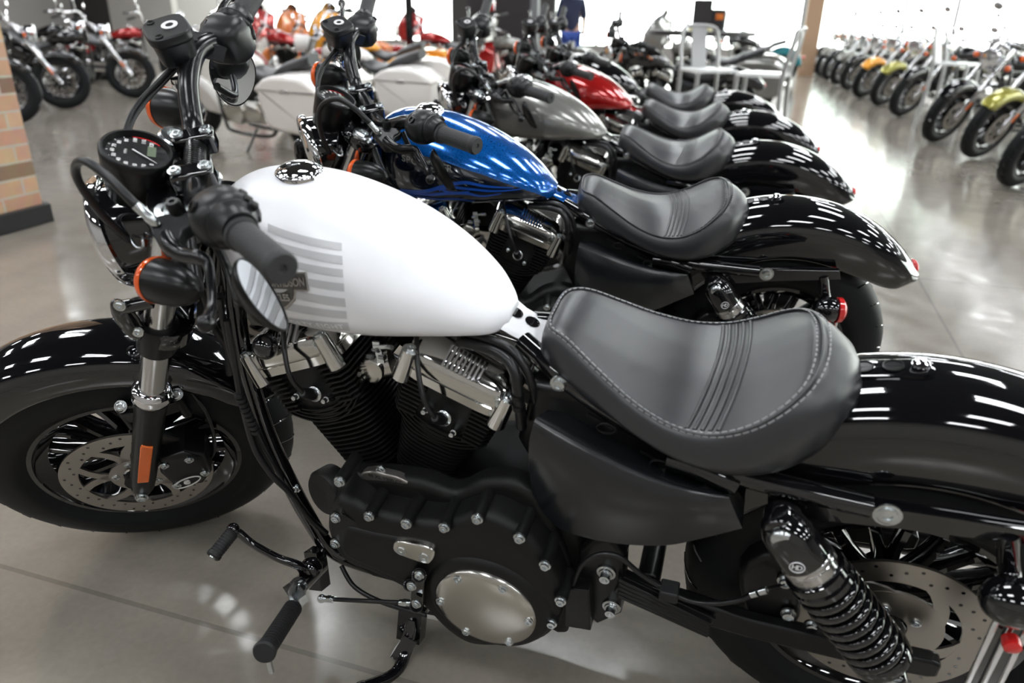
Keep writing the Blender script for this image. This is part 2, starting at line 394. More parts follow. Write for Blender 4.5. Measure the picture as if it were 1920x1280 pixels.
# brick column on the left
def brick_mat():
    m = mat('brick', (.5, .3, .2), .75); n = m.node_tree.nodes; l = m.node_tree.links; b = n['Principled BSDF']
    tc = n.new('ShaderNodeTexCoord'); sp = n.new('ShaderNodeSeparateXYZ'); l.new(tc.outputs['Object'], sp.inputs[0])
    ad = n.new('ShaderNodeMath'); l.new(sp.outputs['X'], ad.inputs[0]); l.new(sp.outputs['Y'], ad.inputs[1])
    cb = n.new('ShaderNodeCombineXYZ'); l.new(ad.outputs[0], cb.inputs['X']); l.new(sp.outputs['Z'], cb.inputs['Y'])
    bt = n.new('ShaderNodeTexBrick'); l.new(cb.outputs[0], bt.inputs['Vector'])
    bt.inputs['Scale'].default_value = 1; bt.inputs['Brick Width'].default_value = .29; bt.inputs['Row Height'].default_value = .092
    bt.inputs['Mortar Size'].default_value = .007; bt.inputs['Color1'].default_value = (.58, .38, .23, 1); bt.inputs['Color2'].default_value = (.50, .27, .19, 1)
    bt.inputs['Mortar'].default_value = (.50, .44, .37, 1); bt.inputs['Bias'].default_value = -.15
    nz = n.new('ShaderNodeTexNoise'); nz.inputs['Scale'].default_value = 14; nz.inputs['Detail'].default_value = 6; l.new(tc.outputs['Object'], nz.inputs['Vector'])
    n2 = n.new('ShaderNodeTexWhiteNoise'); sn = n.new('ShaderNodeVectorMath'); sn.operation = 'SNAP'; sn.inputs[1].default_value = (.29, .092, 1); l.new(cb.outputs[0], sn.inputs[0]); l.new(sn.outputs[0], n2.inputs['Vector'])
    g = n.new('ShaderNodeMath'); g.operation = 'GREATER_THAN'; g.inputs[1].default_value = .86; l.new(n2.outputs['Value'], g.inputs[0])
    mx = n.new('ShaderNodeMix'); mx.data_type = 'RGBA'; mx.blend_type = 'OVERLAY'; mx.inputs['Factor'].default_value = .22
    l.new(bt.outputs['Color'], mx.inputs['A']); l.new(nz.outputs['Color'], mx.inputs['B'])
    m3 = n.new('ShaderNodeMix'); m3.data_type = 'RGBA'; m3.blend_type = 'MULTIPLY'; m3.inputs['B'].default_value = (.45, .45, .45, 1)
    l.new(mx.outputs['Result'], m3.inputs['A']); iv = n.new('ShaderNodeMath'); iv.operation = 'MULTIPLY'
    i2 = n.new('ShaderNodeMath'); i2.operation = 'SUBTRACT'; i2.inputs[0].default_value = 1; l.new(bt.outputs['Fac'], i2.inputs[1])
    l.new(g.outputs[0], iv.inputs[0]); l.new(i2.outputs[0], iv.inputs[1]); l.new(iv.outputs[0], m3.inputs['Factor'])
    l.new(m3.outputs['Result'], b.inputs['Base Color'])
    bp = n.new('ShaderNodeBump'); bp.invert = True; bp.inputs['Strength'].default_value = .8; bp.inputs['Distance'].default_value = .01
    l.new(bt.outputs['Fac'], bp.inputs['Height']); l.new(bp.outputs['Normal'], b.inputs['Normal']); return m
M['brick'] = brick_mat()
bc = G(88, 415)
q = MB(); q.box((bc.x-.42, bc.y-.42, ZC/2), (.84, .84, ZC)); col = q.build('brick_column', 'brick', bevel=.006)
tag(col, 'tan and red brick column at the far left', 'column')
q = MB()
for a_, c_ in (((.02, -.42), (.04, .88)), ((-.86, -.42), (.04, .88)), ((-.42, .02), (.84, .04)), ((-.42, -.86), (.84, .04))): q.box((bc.x+a_[0], bc.y+a_[1], .055), (c_[0], c_[1], .11))
q.build('base_trim', 'rubber', col, bevel=.004, label='black rubber base trim')
# ------------------------------------------------------------------ the sportster-type motorcycle, built once in full
def arc_pts(cx, cz, r, a0, a1, n, y=0): return [Vector((cx+r*math.cos(a0+(a1-a0)*i/n), y, cz+r*math.sin(a0+(a1-a0)*i/n))) for i in range(n+1)]
def make_wheel(root, name, c, T, rt_=.32, rw=.065, rim=.208, disc_side=-1, disc_r=.148, spin=0.0, floating=True):
    """cast wheel with nine split spokes (mesh), tyre / brake disc / hub bolts below it"""
    cx, cz = c; Y = Vector((0, 1, 0)); o = Vector((cx, 0, cz))
    b = MB(T)
    hw = rw*.78
    b.lathe(o, Y, [(-hw, rim+.004), (-hw, rim-.008), (-hw+.010, rim-.014), (-hw*.55, rim-.034), (hw*.55, rim-.034), (hw-.010, rim-.014), (hw, rim-.008), (hw, rim+.004), (hw-.006, rim+.006), (hw*.5, rim-.022), (-hw*.5, rim-.022), (-hw+.006, rim+.006)], 72, closed=True)
    b.lathe(o, Y, [(-.055, 0), (-.055, .026), (-.04, .038), (-.02, .047), (.02, .047), (.04, .038), (.055, .026), (.055, 0)], 32)
    for k in range(9):
        for s_ in (-1, 1):
            a = spin+2*PI*k/9; a1 = a+s_*.085; a2 = a+s_*.19
            def pt(r, an, y): return Vector((cx+r*math.cos(an), y, cz+r*math.sin(an)))
            rows = []
            for t in (0, .25, .5, .75, 1):
                r_ = .04+(rim-.03-.04)*t; an = a1+(a2-a1)*t*.9 if t > .1 else a+s_*.12
                wd = .0115-.0025*math.sin(t*PI); dp = .022-.006*t
                d = Vector((-math.sin(an), 0, math.cos(an))); p = pt(r_, an, 0)
                rows.append([p-d*wd-Y*dp*.4, p-d*wd*.5-Y*dp, p+d*wd*.5-Y*dp, p+d*wd-Y*dp*.4, p+d*wd+Y*dp*.4, p+d*wd*.5+Y*dp, p-d*wd*.5+Y*dp, p-d*wd+Y*dp*.4])
            b.skin(rows)
    wh = b.build(name, 'gloss', root, ang=35)
    b = MB(T); R0 = rt_; prof = []
    for i in range(25):
        t = -1+2*i/24; y = rw*math.sin(t*PI/2*1.0)*1.0; r_ = R0-(R0-rim-.0)*(1-math.cos(t*PI/2))**1.35*.80
        prof.append((y, r_))
    prof = [(-hw, rim+.001)]+[(-rw*.93, rim+.016)]+[p for p in prof if p[1] > rim+.022]+[(rw*.93, rim+.016)]+[(hw, rim+.001), (hw*.7, rim+.012), (-hw*.7, rim+.012)]
    b.lathe(o, Y, prof, 96, closed=True)
    t_ = b.build('tire', 'tire', wh, ang=60)
    b = MB(T)
    for k in range(26):                                   # raised tread bars between the grooves
        a = 2*PI*k/26
        for s_ in (-1, 1):
            pts = []
            for j in range(5):
                yy = s_*(rw*.18+rw*.62*j/4); t2 = math.asin(min(1, abs(yy)/rw))/(PI/2); rr = R0-(R0-rim)*(1-math.cos(t2*PI/2))**1.35*.80-.0006
                an = a+.11*j/4*1+(.12 if s_ > 0 else 0); pts.append((cx+rr*math.cos(an), yy, cz+rr*math.sin(an)))
            b.tube(pts, .0024, 5)
    b.build('tread_groove', 'gloss', t_, ang=60)
    # brake disc
    dy = disc_side*.078; b = MB(T); N = 60; u = lambda r, a, y: (cx+r*math.cos(a), y, cz+r*math.sin(a))
    bw, ir = (.036, .056) if floating else (.042, .082)
    b.lathe(Vector((cx, dy, cz)), Y, [(-.0025, disc_r), (.0025, disc_r), (.0025, disc_r-bw), (-.0025, disc_r-bw)], 72, closed=True)
    b.lathe(Vector((cx, dy, cz)), Y, [(-.0025, ir), (.0025, ir), (.0025, .030), (-.0025, .030)], 40, closed=True)
    for k in range(5):
        a = spin+2*PI*k/5+.25
        for da in ((-.34, .10), (.34, -.10)) if floating else ((.5, 0),):
            rows = []
            for t in (0, .33, .66, 1):
                r_ = ir-.006+(disc_r-bw+.002-ir+.006)*t; an = a+da[0]*(t**1.2) if floating else a+.55*t
                wd = .010 if floating else .021
                p0 = Vector(u(r_, an, dy)); d = Vector((-math.sin(an), 0, math.cos(an)))
                rows.append([p0-d*wd+Y*.0022, p0+d*wd+Y*.0022, p0+d*wd-Y*.0022, p0-d*wd-Y*.0022])
            b.skin(rows)
    dsc = b.build('brake_disc', 'disc', wh, ang=35)
    b = MB(T)
    for k in range(40):
        a = 2*PI*k/40; r_ = disc_r-(.010, .019, .028)[k % 3]
        b.cyl(u(r_, a, dy-.0029), u(r_, a, dy+.0029), .0030, n=8)
    b.build('disc_hole', 'gloss', wh)
    b = MB(T)
    for k in range(5):
        a = spin+2*PI*k/5+.25; b.bolt(u(.044, a, dy+disc_side*.003), (0, disc_side, 0), .006, .005)
    b.build('disc_bolts', 'bolt', wh)
    b = MB(T); b.cyl((cx, -.115, cz), (cx, .115, cz), .012, n=16); b.cyl((cx, -.10, cz), (cx, -.082, cz), .026, n=20); b.build('axle', 'satin', wh)
    return wh
def fender_mesh(T, c, a0, a1, sec, n=40, taper0=.0, taper1=.0, th=.002):
    """mudguard: sec = [(y, r)] half-section mirrored; swept from angle a0 to a1"""
    b = MB(T); full = [(-y, r) for y, r in reversed(sec)]+[(y, r) for y, r in sec if y > 1e-6]
    rows = []
    for i in range(n+1):
        t = i/n; a = a0+(a1-a0)*t
        k = 1.0; rmax = max(r for y, r in sec)
        e = min(t/max(taper0, 1e-4), (1-t)/max(taper1, 1e-4), 1)
        e = math.sqrt(max(0, 1-(1-e)**2))
        drop = lambda y, r: (y*(.62+.38*e), rmax-(rmax-r)*(.35+.65*e))
        o_ = [drop(y, r) for y, r in full]; i_ = [(y*.97, r-.004) for y, r in reversed(o_)]
        rows.append([(c[0]+r*math.cos(a), y, c[1]+r*math.sin(a)) for y, r in o_+i_])
    b.skin(rows, True, False, True)
    return b
# tank surface as a function of x and arc length from the ridge
TZT = smoothtab([(.392, .905), (.40, .930), (.425, .952), (.46, .966), (.50, .970), (.55, .967), (.60, .956), (.66, .935), (.72, .906), (.78, .868), (.83, .826), (.86, .795), (.876, .778)])
TZB = smoothtab([(.392, .82), (.42, .79), (.46, .766), (.55, .758), (.65, .758), (.75, .762), (.82, .760), (.86, .754), (.876, .760)])
TW = smoothtab([(.392, .040), (.40, .062), (.42, .088), (.46, .115), (.50, .131), (.55, .142), (.60, .147), (.66, .146), (.72, .136), (.78, .115), (.83, .088), (.86, .058), (.876, .028)])
TX0, TX1 = .392, .876
def tank_sec(x, n=48):
    zt, zb, w_ = interp(TZT, x), interp(TZB, x), interp(TW, x)
    zm = zb+(zt-zb)*.36; out = []
    for i in range(n+1):
        a = PI*i/n; s_, c_ = math.sin(a), math.cos(a)
        if c_ >= 0: y = -w_*abs(s_)**.92; z = zm+(zt-zm)*abs(c_)**1.0
        else: y = -w_*abs(s_)**.36; z = zm-(zm-zb)*abs(c_)**.72
        out.append(Vector((x, y, z)))
    return out
def tank_at(x, V, h=0):
    """V: arc length down the left side from the ridge"""
    def at(x):
        p = tank_sec(x, 96); d = 0
        for a, c in zip(p, p[1:]):
            L = (c-a).length
            if d+L >= V: return a+(c-a)*((V-d)/L)
            d += L
        return p[-1]
    p = at(x)
    if h:
        q = at(x+.004); s_ = tank_at(x, V+.004)
        nrm = (q-p).cross(s_-p).normalized()
        if nrm.dot(p-Vector((x, 0, .85))) < 0: nrm = -nrm
        p = p+nrm*h
    return p
TGRID = []
def tank_inv(px, py):
    if not TGRID:
        for i in range(61):
            x = .40+.47*i/60
            for j in range(80):
                V = .30*j/79; q = ML @ tank_at(x, V); TGRID.append((PX(q), x, V))
    def best(L): return min(L, key=lambda g: (g[0][0]-px)**2+(g[0][1]-py)**2)
    g = best(TGRID); x, V = g[1], g[2]; st = .006
    for _ in range(5):
        L = []
        for i in range(-2, 3):
            for j in range(-2, 3):
                xx, VV = x+st*i/2, max(0, V+st*j/2); L.append((PX(ML @ tank_at(xx, VV)), xx, VV))
        g = best(L); x, V = g[1], g[2]; st *= .5
    return x, V
def tank_V(x, z):
    """arc length on the left side at height z"""
    p = tank_sec(x, 96); d = 0
    for a, c in zip(p, p[1:]):
        L = (c-a).length
        if c.z <= z: return d+L*(a.z-z)/max(1e-9, a.z-c.z)
        d += L
    return d
def tank_xz(x, z, h=0): return tank_at(x, tank_V(x, z), h)
def px_xz(px, py): x, V = tank_inv(px, py); return Vector((x, tank_at(x, V).z))
def tank_patch(b, quad, h, nu=14, nv=6):
    """quad: four (x, z) corners; thin raised patch following the tank"""
    (a, c, d, e) = [Vector(q) for q in quad]; top = []
    for i in range(nv+1):
        row = []
        for j in range(nu+1):
            p = a.lerp(c, j/nu).lerp(e.lerp(d, j/nu), i/nv); row.append(tank_xz(p.x, p.y, h))
        top.append(row)
    b.skin(top, False, False, False)
def tank_text(b, txt, c, size, ang, h, bold=0, sx=1.0, space=1.0):
    ca, sa = math.cos(ang), math.sin(ang)
    put_text(b, txt, lambda u, v: tank_at(c[0]+u*ca+v*sa, c[1]+u*sa-v*ca, h), size, bold, space, sx)

def make_bike(label):
    root = thing('motorcycle', label, 'motorcycle', (0, 0, 0), (LEAN, 0, 0), 'motorcycles parked side by side in the near row')
    T = MS
    # ---------------- wheels, mudguards
    fwh = make_wheel(root, 'front_wheel', (0, .32), T, .322, .068, .206, spin=.12)
    rwh = make_wheel(root, 'rear_wheel', (1.505, .322), None, .323, .078, .206, disc_r=.147, spin=.31, floating=False)
    sec = smoothtab([(0, .356), (.03, .353), (.055, .343), (.070, .325), (.074, .300), (.073, .290)], 4)
    fender_mesh(T, (0, .322), R(158), R(20), sec, 44, .12, .10).build('front_fender', 'gloss', root, ang=60)
    sec = smoothtab([(0, .441), (.035, .438), (.070, .424), (.092, .395), (.098, .36), (.097, .315)], 4)
    rf = fender_mesh(None, (1.505, .322), R(143), R(36), sec, 56, .02, .36).build('rear_fender', 'gloss', root, ang=60)
    b = MB()                                                   # inset plate with slots and thumb screw on the rear mudguard
    def fen(x, y, h=0):
        dx = x-1.505; r = interp([(q[0], q[1]) for q in sec], abs(y))+h; a = math.acos(max(-1, min(1, dx/.446)))
        return Vector((1.505+r*math.cos(a), y, .322+r*math.sin(a)))
    ol = [(1.36+.0, -.016), (1.375, -.021), (1.46, -.021), (1.475, -.012), (1.475, .012), (1.46, .021), (1.375, .021), (1.36, .016)]
    b.skin([[fen(x, y, .0) for x, y in ol], [fen(x, y, .005) for x, y in ol], [fen(1.417+(x-1.417)*.94, y*.85, .006) for x, y in ol]])
    pl = b.build('fender_plate', 'gloss', rf, ang=30)
    b = MB()
    for x in (1.388, 1.425):
        b.lathe(fen(x, 0, .0055), fen(x, 0, .1)-fen(x, 0), [(0, .014), (.0012, .014), (.0014, .012), (-.003, .0115), (-.003, 0)], 24)
        b.bar(fen(x-.011, 0, .005), fen(x+.011, 0, .005), .002, .002)
    b.build('mounting_slot', 'satin', pl)
    b = MB(); b.lathe(fen(1.458, 0, .006), fen(1.458, 0, .1)-fen(1.458, 0), [(0, .010), (.003, .012), (.005, .012), (.008, .008), (.009, 0)], 20)
    b.build('thumb_screw', 'chrome', pl)
    # ---------------- fork
    fd = AD
    SA = AD; fd = Vector((.433, 0, .901)).normalized(); F0 = Vector((.011, 0, .322))
    for s_ in (-1, 1):
        base = F0+Vector((0, s_*.100, 0)) - fd*.035
        b = MB(T)
        b.lathe(base, fd, [(0, .012), (.002, .018), (.02, .0235), (.06, .0255), (.28, .0285), (.310, .031), (.325, .031)], 28)
        b.cyl(base+Vector((0, -s_*.0, 0))+fd*.02, base+fd*.02+Vector((0, -s_*.035, 0)), .02)
        for dx in (-1, 1):                                     # lugs that carry the mudguard stays
            q = base+fd*.275; b.bar(q, q+Vector((dx*.050, -s_*.015, -.01)), .014, .030)
            b.cyl(q+Vector((dx*.052, -s_*.018, -.05)), q+Vector((dx*.050, -s_*.018, .015)), .010, n=12)
        leg = b.build('fork_slider', 'satin', root, bevel=.002)
        b = MB(T); b.lathe(base+fd*.325, fd, [(0, .031), (.004, .035), (.012, .036), (.018, .034), (.024, .035), (.030, .031), (.034, .0255)], 32); b.build('dust_seal', 'chrome', leg)
        b = MB(T)
        for dx in (-1, 1): b.bolt(base+fd*.285+Vector((dx*.052, -.018*s_, .008)), (0, s_*.6, .8), .009, .008)
        b.bolt(base+fd*.015+Vector((0, s_*.026, 0)), (0, s_, 0), .010, .010); b.build('fork_bolts', 'bolt', leg)
        b = MB(T); b.cyl(base+fd*.33, base+fd*.745, .0245, n=28); b.cyl(base+fd*.30, base+fd*.34, .023, n=20); tb = b.build('fork_tube', 'tube', root)
        if s_ < 0:
            y_ = -.1315; b = MB(T); qs = [base+fd*.075, base+fd*.175]
            X = Vector((fd.z, 0, -fd.x))
            ring = [(-.011, 0), (.011, .004), (.011, .128), (-.009, .134), (-.0115, .125)]
            b.skin([[qs[0]+X*u_+fd*v_+Vector((0, -.0265+dy, 0)) for u_, v_ in ring] for dy in (.008, -.004)])
            b.build('reflector', 'reflector', leg, bevel=.002, label='amber reflector strip')
        # upper black sleeve and covers
        b = MB(T); b.lathe(base+fd*.465, fd, [(0, .028), (.004, .032), (.058, .034), (.066, .032), (.068, .026)], 28); b.build('fork_sleeve', 'satin', root)
    b = MB(T)                                                  # triple clamps
    for h_, wd, th_ in ((.478, .052, .036), (.712, .052, .030)):
        p0 = F0+fd*(h_-.0)
        X = Vector((fd.z, 0, -fd.x)); ring = []
        for a in range(32):
            an = 2*PI*a/32; yy = .100*(1 if math.sin(an) > 0 else -1) if abs(math.sin(an)) > .25 else .1*math.sin(an)/.25
            ring.append((math.cos(an)*wd*(.75 if abs(math.sin(an)) > .25 else .9)+.012, yy+math.sin(an)*.034))
        b.skin([[p0+X*(u_*k_)+Vector((0, v_*kk, 0))+fd*dz for u_, v_ in ring] for k_, kk, dz in ((.93, .98, -th_/2), (1, 1, -th_/2+.004), (1, 1, th_/2-.004), (.93, .98, th_/2))])
    b.cyl((.315, 0, .745), (.398, 0, .925), .032)
    tc_ = b.build('triple_clamp', 'gloss', root, ang=40)
    top = F0+fd*.726
    b = MB(T)
    for s_ in (-1, 1): b.lathe(top+Vector((0, s_*.1, 0)), fd, [(0, .026), (.005, .026), (.008, .022), (.010, .022), (.011, .013), (.006, .012), (.006, 0)], 28)
    b.lathe(top+Vector((.048, 0, -.022)), fd, [(0, .019), (.012, .019), (.013, .015), (.017, .014), (.017, 0)], 24)
    b.build('clamp_caps', 'bolt', tc_)
    # fork brace ahead of the sleeves
    for s_ in (-1, 1):
        b = MB(T); q = S(240, 600, -.115); q.y *= -s_; b.ell(q, (.018, .016, .05)); b.cyl(q+Vector((0, 0, .03)), q+Vector((.05, 0, .03)), .012)
        fb = b.build('brake_line_bracket', 'gloss', root)
    b = MB(T)
    for z_ in (.035, -.030): b.bolt(S(243, 600, -.13)+Vector((-.0, 0, z_)), (-.2, -1, .3), .007, .006)
    b.build('bracket_bolts', 'bolt', fb)
    # ---------------- headlamp
    hc = Vector((.270, 0, .896)); hd = Vector((-1, 0, -.06)).normalized()
    b = MB(T); b.lathe(hc+hd*.055, hd, [(-.135, 0), (-.133, .02), (-.122, .042), (-.10, .062), (-.06, .077), (-.01, .083), (0, .083)], 48)
    b.bar(hc+Vector((.02, 0, .07)), hc+Vector((.10, 0, .09)), .04, .02); hl = b.build('headlight', 'gloss', root, ang=50)
    b = MB(T); b.lathe(hc+hd*.055, hd, [(-.004, .083), (-.002, .0915), (.008, .0940), (.016, .091), (.020, .083), (.018, .076), (.006, .073)], 48); b.build('bezel', 'chrome', hl, ang=60)
    b = MB(T); b.lathe(hc+hd*.062, hd, [(0, .075), (.006, .067), (.012, .048), (.016, .025), (.017, 0)], 40); b.build('lens', 'mirror', hl, ang=60)
    # ---------------- speedometer
    gc = Vector((.290, 0, 1.022)); gd = (S(245, 285, 0)-S(262, 366, 0)); gd = Vector((.42, .02, .90)).normalized()
    b = MB(T); b.lathe(gc, gd, [(-.075, 0), (-.074, .030), (-.066, .040), (-.03, .047), (-.012, .0495), (.004, .052), (.012, .052), (.015, .049), (.015, .0455), (.006, .043)], 56)
    b.bar(gc-gd*.06, gc-gd*.05+Vector((.07, 0, -.02)), .03, .02)
    sp = b.build('speedometer', 'satin', root, ang=45)
    b = MB(T); b.lathe(gc, gd, [(.0055, .0435), (.006, .043), (.006, 0)], 48); b.build('dial', 'dial', sp)
    # dial frame of reference : up = away from the rider
    gx = Vector((0, 1, 0)); gy = gd.cross(gx).normalized()
    if gy.x > 0: gy = -gy
    gx = gy.cross(gd).normalized()
    def dl(u, v, h=.0068): return gc+gd*h+gx*u+gy*v
    b = MB(T)
    for k in range(13):
        a = R(222-k*21.5)
        put_text(b, str(k*10), lambda u, v: dl(.0325*math.cos(a)+u, .0325*math.sin(a)+v), .0078, .0003)
        for m_ in (0,): 
            p = [dl(r_*math.cos(a)+dw*math.sin(a), r_*math.sin(a)-dw*math.cos(a), .0066) for r_, dw in ((.0385, -.0006), (.0385, .0006), (.0415, .0006), (.0415, -.0006))]; b.f([b.v(q) for q in p])
    put_text(b, 'MPH', lambda u, v: dl(u, v+.015), .006)
    b.build('dial_numerals', 'print', sp)
    b = MB(T); b.f([b.v(dl(u, v, .0067)) for u, v in ((-.004, -.026), (.022, -.026), (.022, -.014), (-.004, -.014))]); b.build('odometer_window', 'lcd', sp)
    b = MB(T)
    for k in range(10):
        a0, a1 = R(-48+k*6), R(-48+k*6+6); b.f([b.v(dl(r_*math.cos(a), r_*math.sin(a), .0067)) for r_, a in ((.0395, a0), (.042, a0), (.042, a1), (.0395, a1))])
    b.build('red_arc', 'red', sp)
    b = MB(T); a = R(232); n_ = Vector((math.cos(a), math.sin(a))); pp = Vector((-n_.y, n_.x))
    b.f([b.v(dl(q.x, q.y, .009)) for q in (-n_*.008+pp*.0014, -n_*.008-pp*.0014, n_*.036-pp*.0003, n_*.036+pp*.0003)]); b.build('needle', 'print', sp)
    # ---------------- handlebar, risers
    b = MB(T)
    hb = [(.512, -.39, 1.102), (.455, -.290, 1.084), (.434, -.240, 1.078), (.412, -.200, 1.062), (.386, -.150, 1.025), (.372, -.095, 1.000), (.368, 0, .997)]
    full = [Vector(p) for p in hb]+[Vector(p) for p in ((.366, .075, 1.004), (.367, .110, 1.024), (.372, .145, 1.046), (.385, .188, 1.062), (.405, .215, 1.066), (.434, .245, 1.058), (.455, .290, 1.060), (.512, .39, 1.078))]
    b.tube(full, .0165, 18, 5); bar = b.build('handlebar', 'bar', root, ang=60)
    b = MB(T); b.tube([(.368, -.030, .997), (.368, .030, .997)], .0165, 24); 
    for k in range(12): b.cyl((.368, -.029+k*.005, .997), (.368, -.0265+k*.005, .997), .0174, n=24)
    b.build('knurled_clamp_section', 'satin', bar)
    for s_ in (-1, 1):
        b = MB(T); b.cyl((.352, s_*.047, .955), (.368, s_*.047, .99), .021, .020, n=24)
        b.box((.368, s_*.047, .998), (.064, .034, .038)); rs = b.build('riser', 'gloss', root, bevel=.007, seg=3)
        b = MB(T)
        for dx in (-.021, .021): b.bolt((.368+dx*1.05, s_*.047, 1.017), (0, 0, 1), .0075, .007)
        b.build('riser_bolts', 'bolt', rs)
    # ---------------- grips and controls
    for s_ in (-1, 1):
        m = lambda p: Vector((p[0], p[1]*s_, p[2]-(.024 if s_ < 0 else 0)))           # points are written for the left side (y<0); s_ = 1 is the left
        g0, g1 = m((.462, -.302, 1.086)), m((.514, -.402, 1.106)); gdv = (g1-g0).normalized()
        b = MB(T); L = (g1-g0).length
        b.lathe(g0, gdv, [(0, .021), (.002, .0225), (.008, .0225), (.009, .0195)]+[(.012+k*(L-.026)/12, .0193+.0002*(k % 2)) for k in range(13)]+[(L-.012, .0205), (L-.004, .0205), (L, .018), (L, .006), (L-.003, .004), (L-.003, 0)], 32)
        gr = b.build('grip', 'grip', root, ang=50)
        hc_ = (m((.438, -.252, 1.080))); hv = gdv
        u_, w_, _ = basis(hv)
        b = MB(T)
        pw = .85 if s_ > 0 else .5
        # switch housing: a rounded pod clamped on the bar
        rows = []
        for t, ra, rb, off in ((-.036, .020, .020, 0), (-.034, .027, .026, .002), (-.022, .036, .034, .006), (-.005, .041, .037, .008), (.012, .040, .036, .006), (.024, .034, .033, .003), (.027, .030, .030, 0), (.030, .024, .024, 0)):
            c_ = hc_+hv*t+Vector((.0, 0, -.004))-Vector((1, 0, 0))*off*.0
            rows.append([c_+Vector((1, 0, 0)).cross(hv).cross(hv)*0+(u_*math.copysign(abs(math.cos(2*PI*k/28))**pw, math.cos(2*PI*k/28))*ra+w_*math.copysign(abs(math.sin(2*PI*k/28))**pw, math.sin(2*PI*k/28))*rb) for k in range(28)])
        b.skin(rows)
        sw = b.build('switch_housing', 'cover', root, ang=50)
        b = MB(T)
        for k in range(3): q = hc_+hv*(-.012+.014*k)+Vector((.034, 0, .018-.003*k)); b.box(q, (.014, .010, .012), (Vector((.8, 0, .6)), Vector((0, 1, 0)), Vector((-.6, 0, .8))))
        b.box(hc_+hv*.006+Vector((.037, 0, -.008)), (.012, .018, .012)); b.build('switch_buttons', 'rubber', sw, bevel=.002)
        b = MB(T); q = hc_+Vector((-.030, 0, .024)); b.lathe(q+hv*.006, Vector((-.7, 0, .7)), [(0, .0085), (.003, .0085), (.003, .006), (-.002, .0055), (-.002, 0)], 16); b.build('housing_screw', 'satin', sw)
        b = MB(T); b.lathe(hc_+hv*.032, hv, [(-.01, .026), (-.004, .031), (.002, .032), (.006, .029), (.010, .026), (.024, .023)], 32); b.build('housing_collar', 'cover', sw)
        # perch and lever in front of the bar
        pc = m((.395, -.235, 1.052))
        if s_ > 0:
            b = MB(T); ol = [S(276, 412, -.200), S(300, 404, -.192), S(335, 398, -.188), S(368, 400, -.195), S(378, 414, -.208), S(364, 424, -.216), S(345, 432, -.222), S(334, 450, -.236), S(326, 468, -.246), S(302, 466, -.240), S(286, 440, -.222)]
            b.skin([[p+Vector((0, 0, h)) for p in ol] for h in (.002, -.018)])
            pr = b.build('clutch_perch', 'cover', root, bevel=.0035)
            b = MB(T); b.bolt(S(346, 418, -.205)+Vector((0, 0, .003)), (0, 0, 1), .0075, .004); b.build('perch_screw', 'bolt', pr)
            b = MB(T); q = S(338, 408, -.19); b.lathe(q, S(320, 374, -.19)-q, [(-.01, .010), (.026, .010), (.029, .008), (.029, .004), (.026, .003)], 16); b.build('mirror_stem_boss', 'satin', pr)
            ln = 'clutch_lever'
        else:
            b = MB(T); c_ = Vector((.362, .195, 1.090)); rg = []
            for k in range(28):
                a = 2*PI*k/28; rg.append((math.copysign(abs(math.cos(a))**.55, math.cos(a)), math.copysign(abs(math.sin(a))**.55, math.sin(a))))
            Xc = Vector((.95, .30, .0)).normalized(); Yc = Vector((-.30, .95, 0)).normalized(); Zc = Vector((0, 0, 1))
            b.skin([[c_+Xc*(u*.034*k_)+Yc*(v*.038*k_)+Zc*h_ for u, v in rg] for k_, h_ in ((.7, -.030), (.86, -.024), (.95, .010), (1.04, .012), (1.04, .022), (.99, .026))])
            b.bar(c_+Vector((.02, .02, -.015)), m((.43, -.225, 1.07)), .03, .03)
            pr = b.build('brake_fluid_reservoir', 'cover', root, bevel=.002, ang=40)
            b = MB(T); b.lathe(c_+Zc*.0265+Xc*.006, Zc, [(0, .013), (.0012, .013), (.0012, .0065), (0, .0065)], 32, closed=True); b.build('cap_ring_mark', 'letter', pr, label='white ring mark on the cap')
            b = MB(T)
            for v in (-.027, .027): b.bolt(c_+Zc*.026+Yc*v-Xc*.018, Zc, .005, .003)
            b.build('cap_screws', 'satin', pr)
            b = MB(T); b.lathe(c_+Vector((-.01, -.03, -.045)), (0, -.2, -1), [(0, .010), (.012, .012), (.02, .008), (.03, .006), (.032, 0)], 16); b.build('banjo_bolt', 'chrome', pr)
            ln = 'brake_lever'
        b = MB(T)
        if s_ > 0: lv = [S(312, 440, -.225), S(322, 462, -.245), S(345, 478, -.265), S(378, 484, -.288), S(391, 500, -.300), S(397, 540, -.335), S(397, 575, -.365), S(386, 606, -.392)]
        else: lv = [m(p) for p in ((.352, -.222, 1.046), (.352, -.262, 1.044), (.368, -.300, 1.046), (.395, -.335, 1.052), (.412, -.365, 1.058), (.424, -.40, 1.062), (.432, -.430, 1.060), (.436, -.455, 1.056))]
        lp = catmull(lv, 5)
        rr = [.010, .012, .011, .0095, .0075, .0062, .0058, .0062, .0095]
        b.tube(lp, rr, 12, flat=1.15); b.ell(lv[-1], .0115); b.build(ln, 'bar', root, ang=60)
        # mirror, slung under the bar end on its stem
        if s_ > 0: mc = S(492, 550, -.335); mn = None
        else: mc = S(437, 140, .350)
        Wd = MSi.to_3x3() @ MLi.to_3x3()
        if s_ > 0:
            uz = (S(440, 488, -.305)-S(535, 613, -.345)).normalized(); nn = Wd @ Vector((.90, .38, .20)); nn = (nn-uz*nn.dot(uz)).normalized(); mc = (S(440, 488, -.305)+S(535, 613, -.345))/2
        else:
            nn = (Wd @ Vector((.60, -.78, .16))).normalized(); uz = Vector((0, 0, 1)); uz = (uz-nn*uz.dot(nn)).normalized()
        ux = uz.cross(nn).normalized()
        rg = []
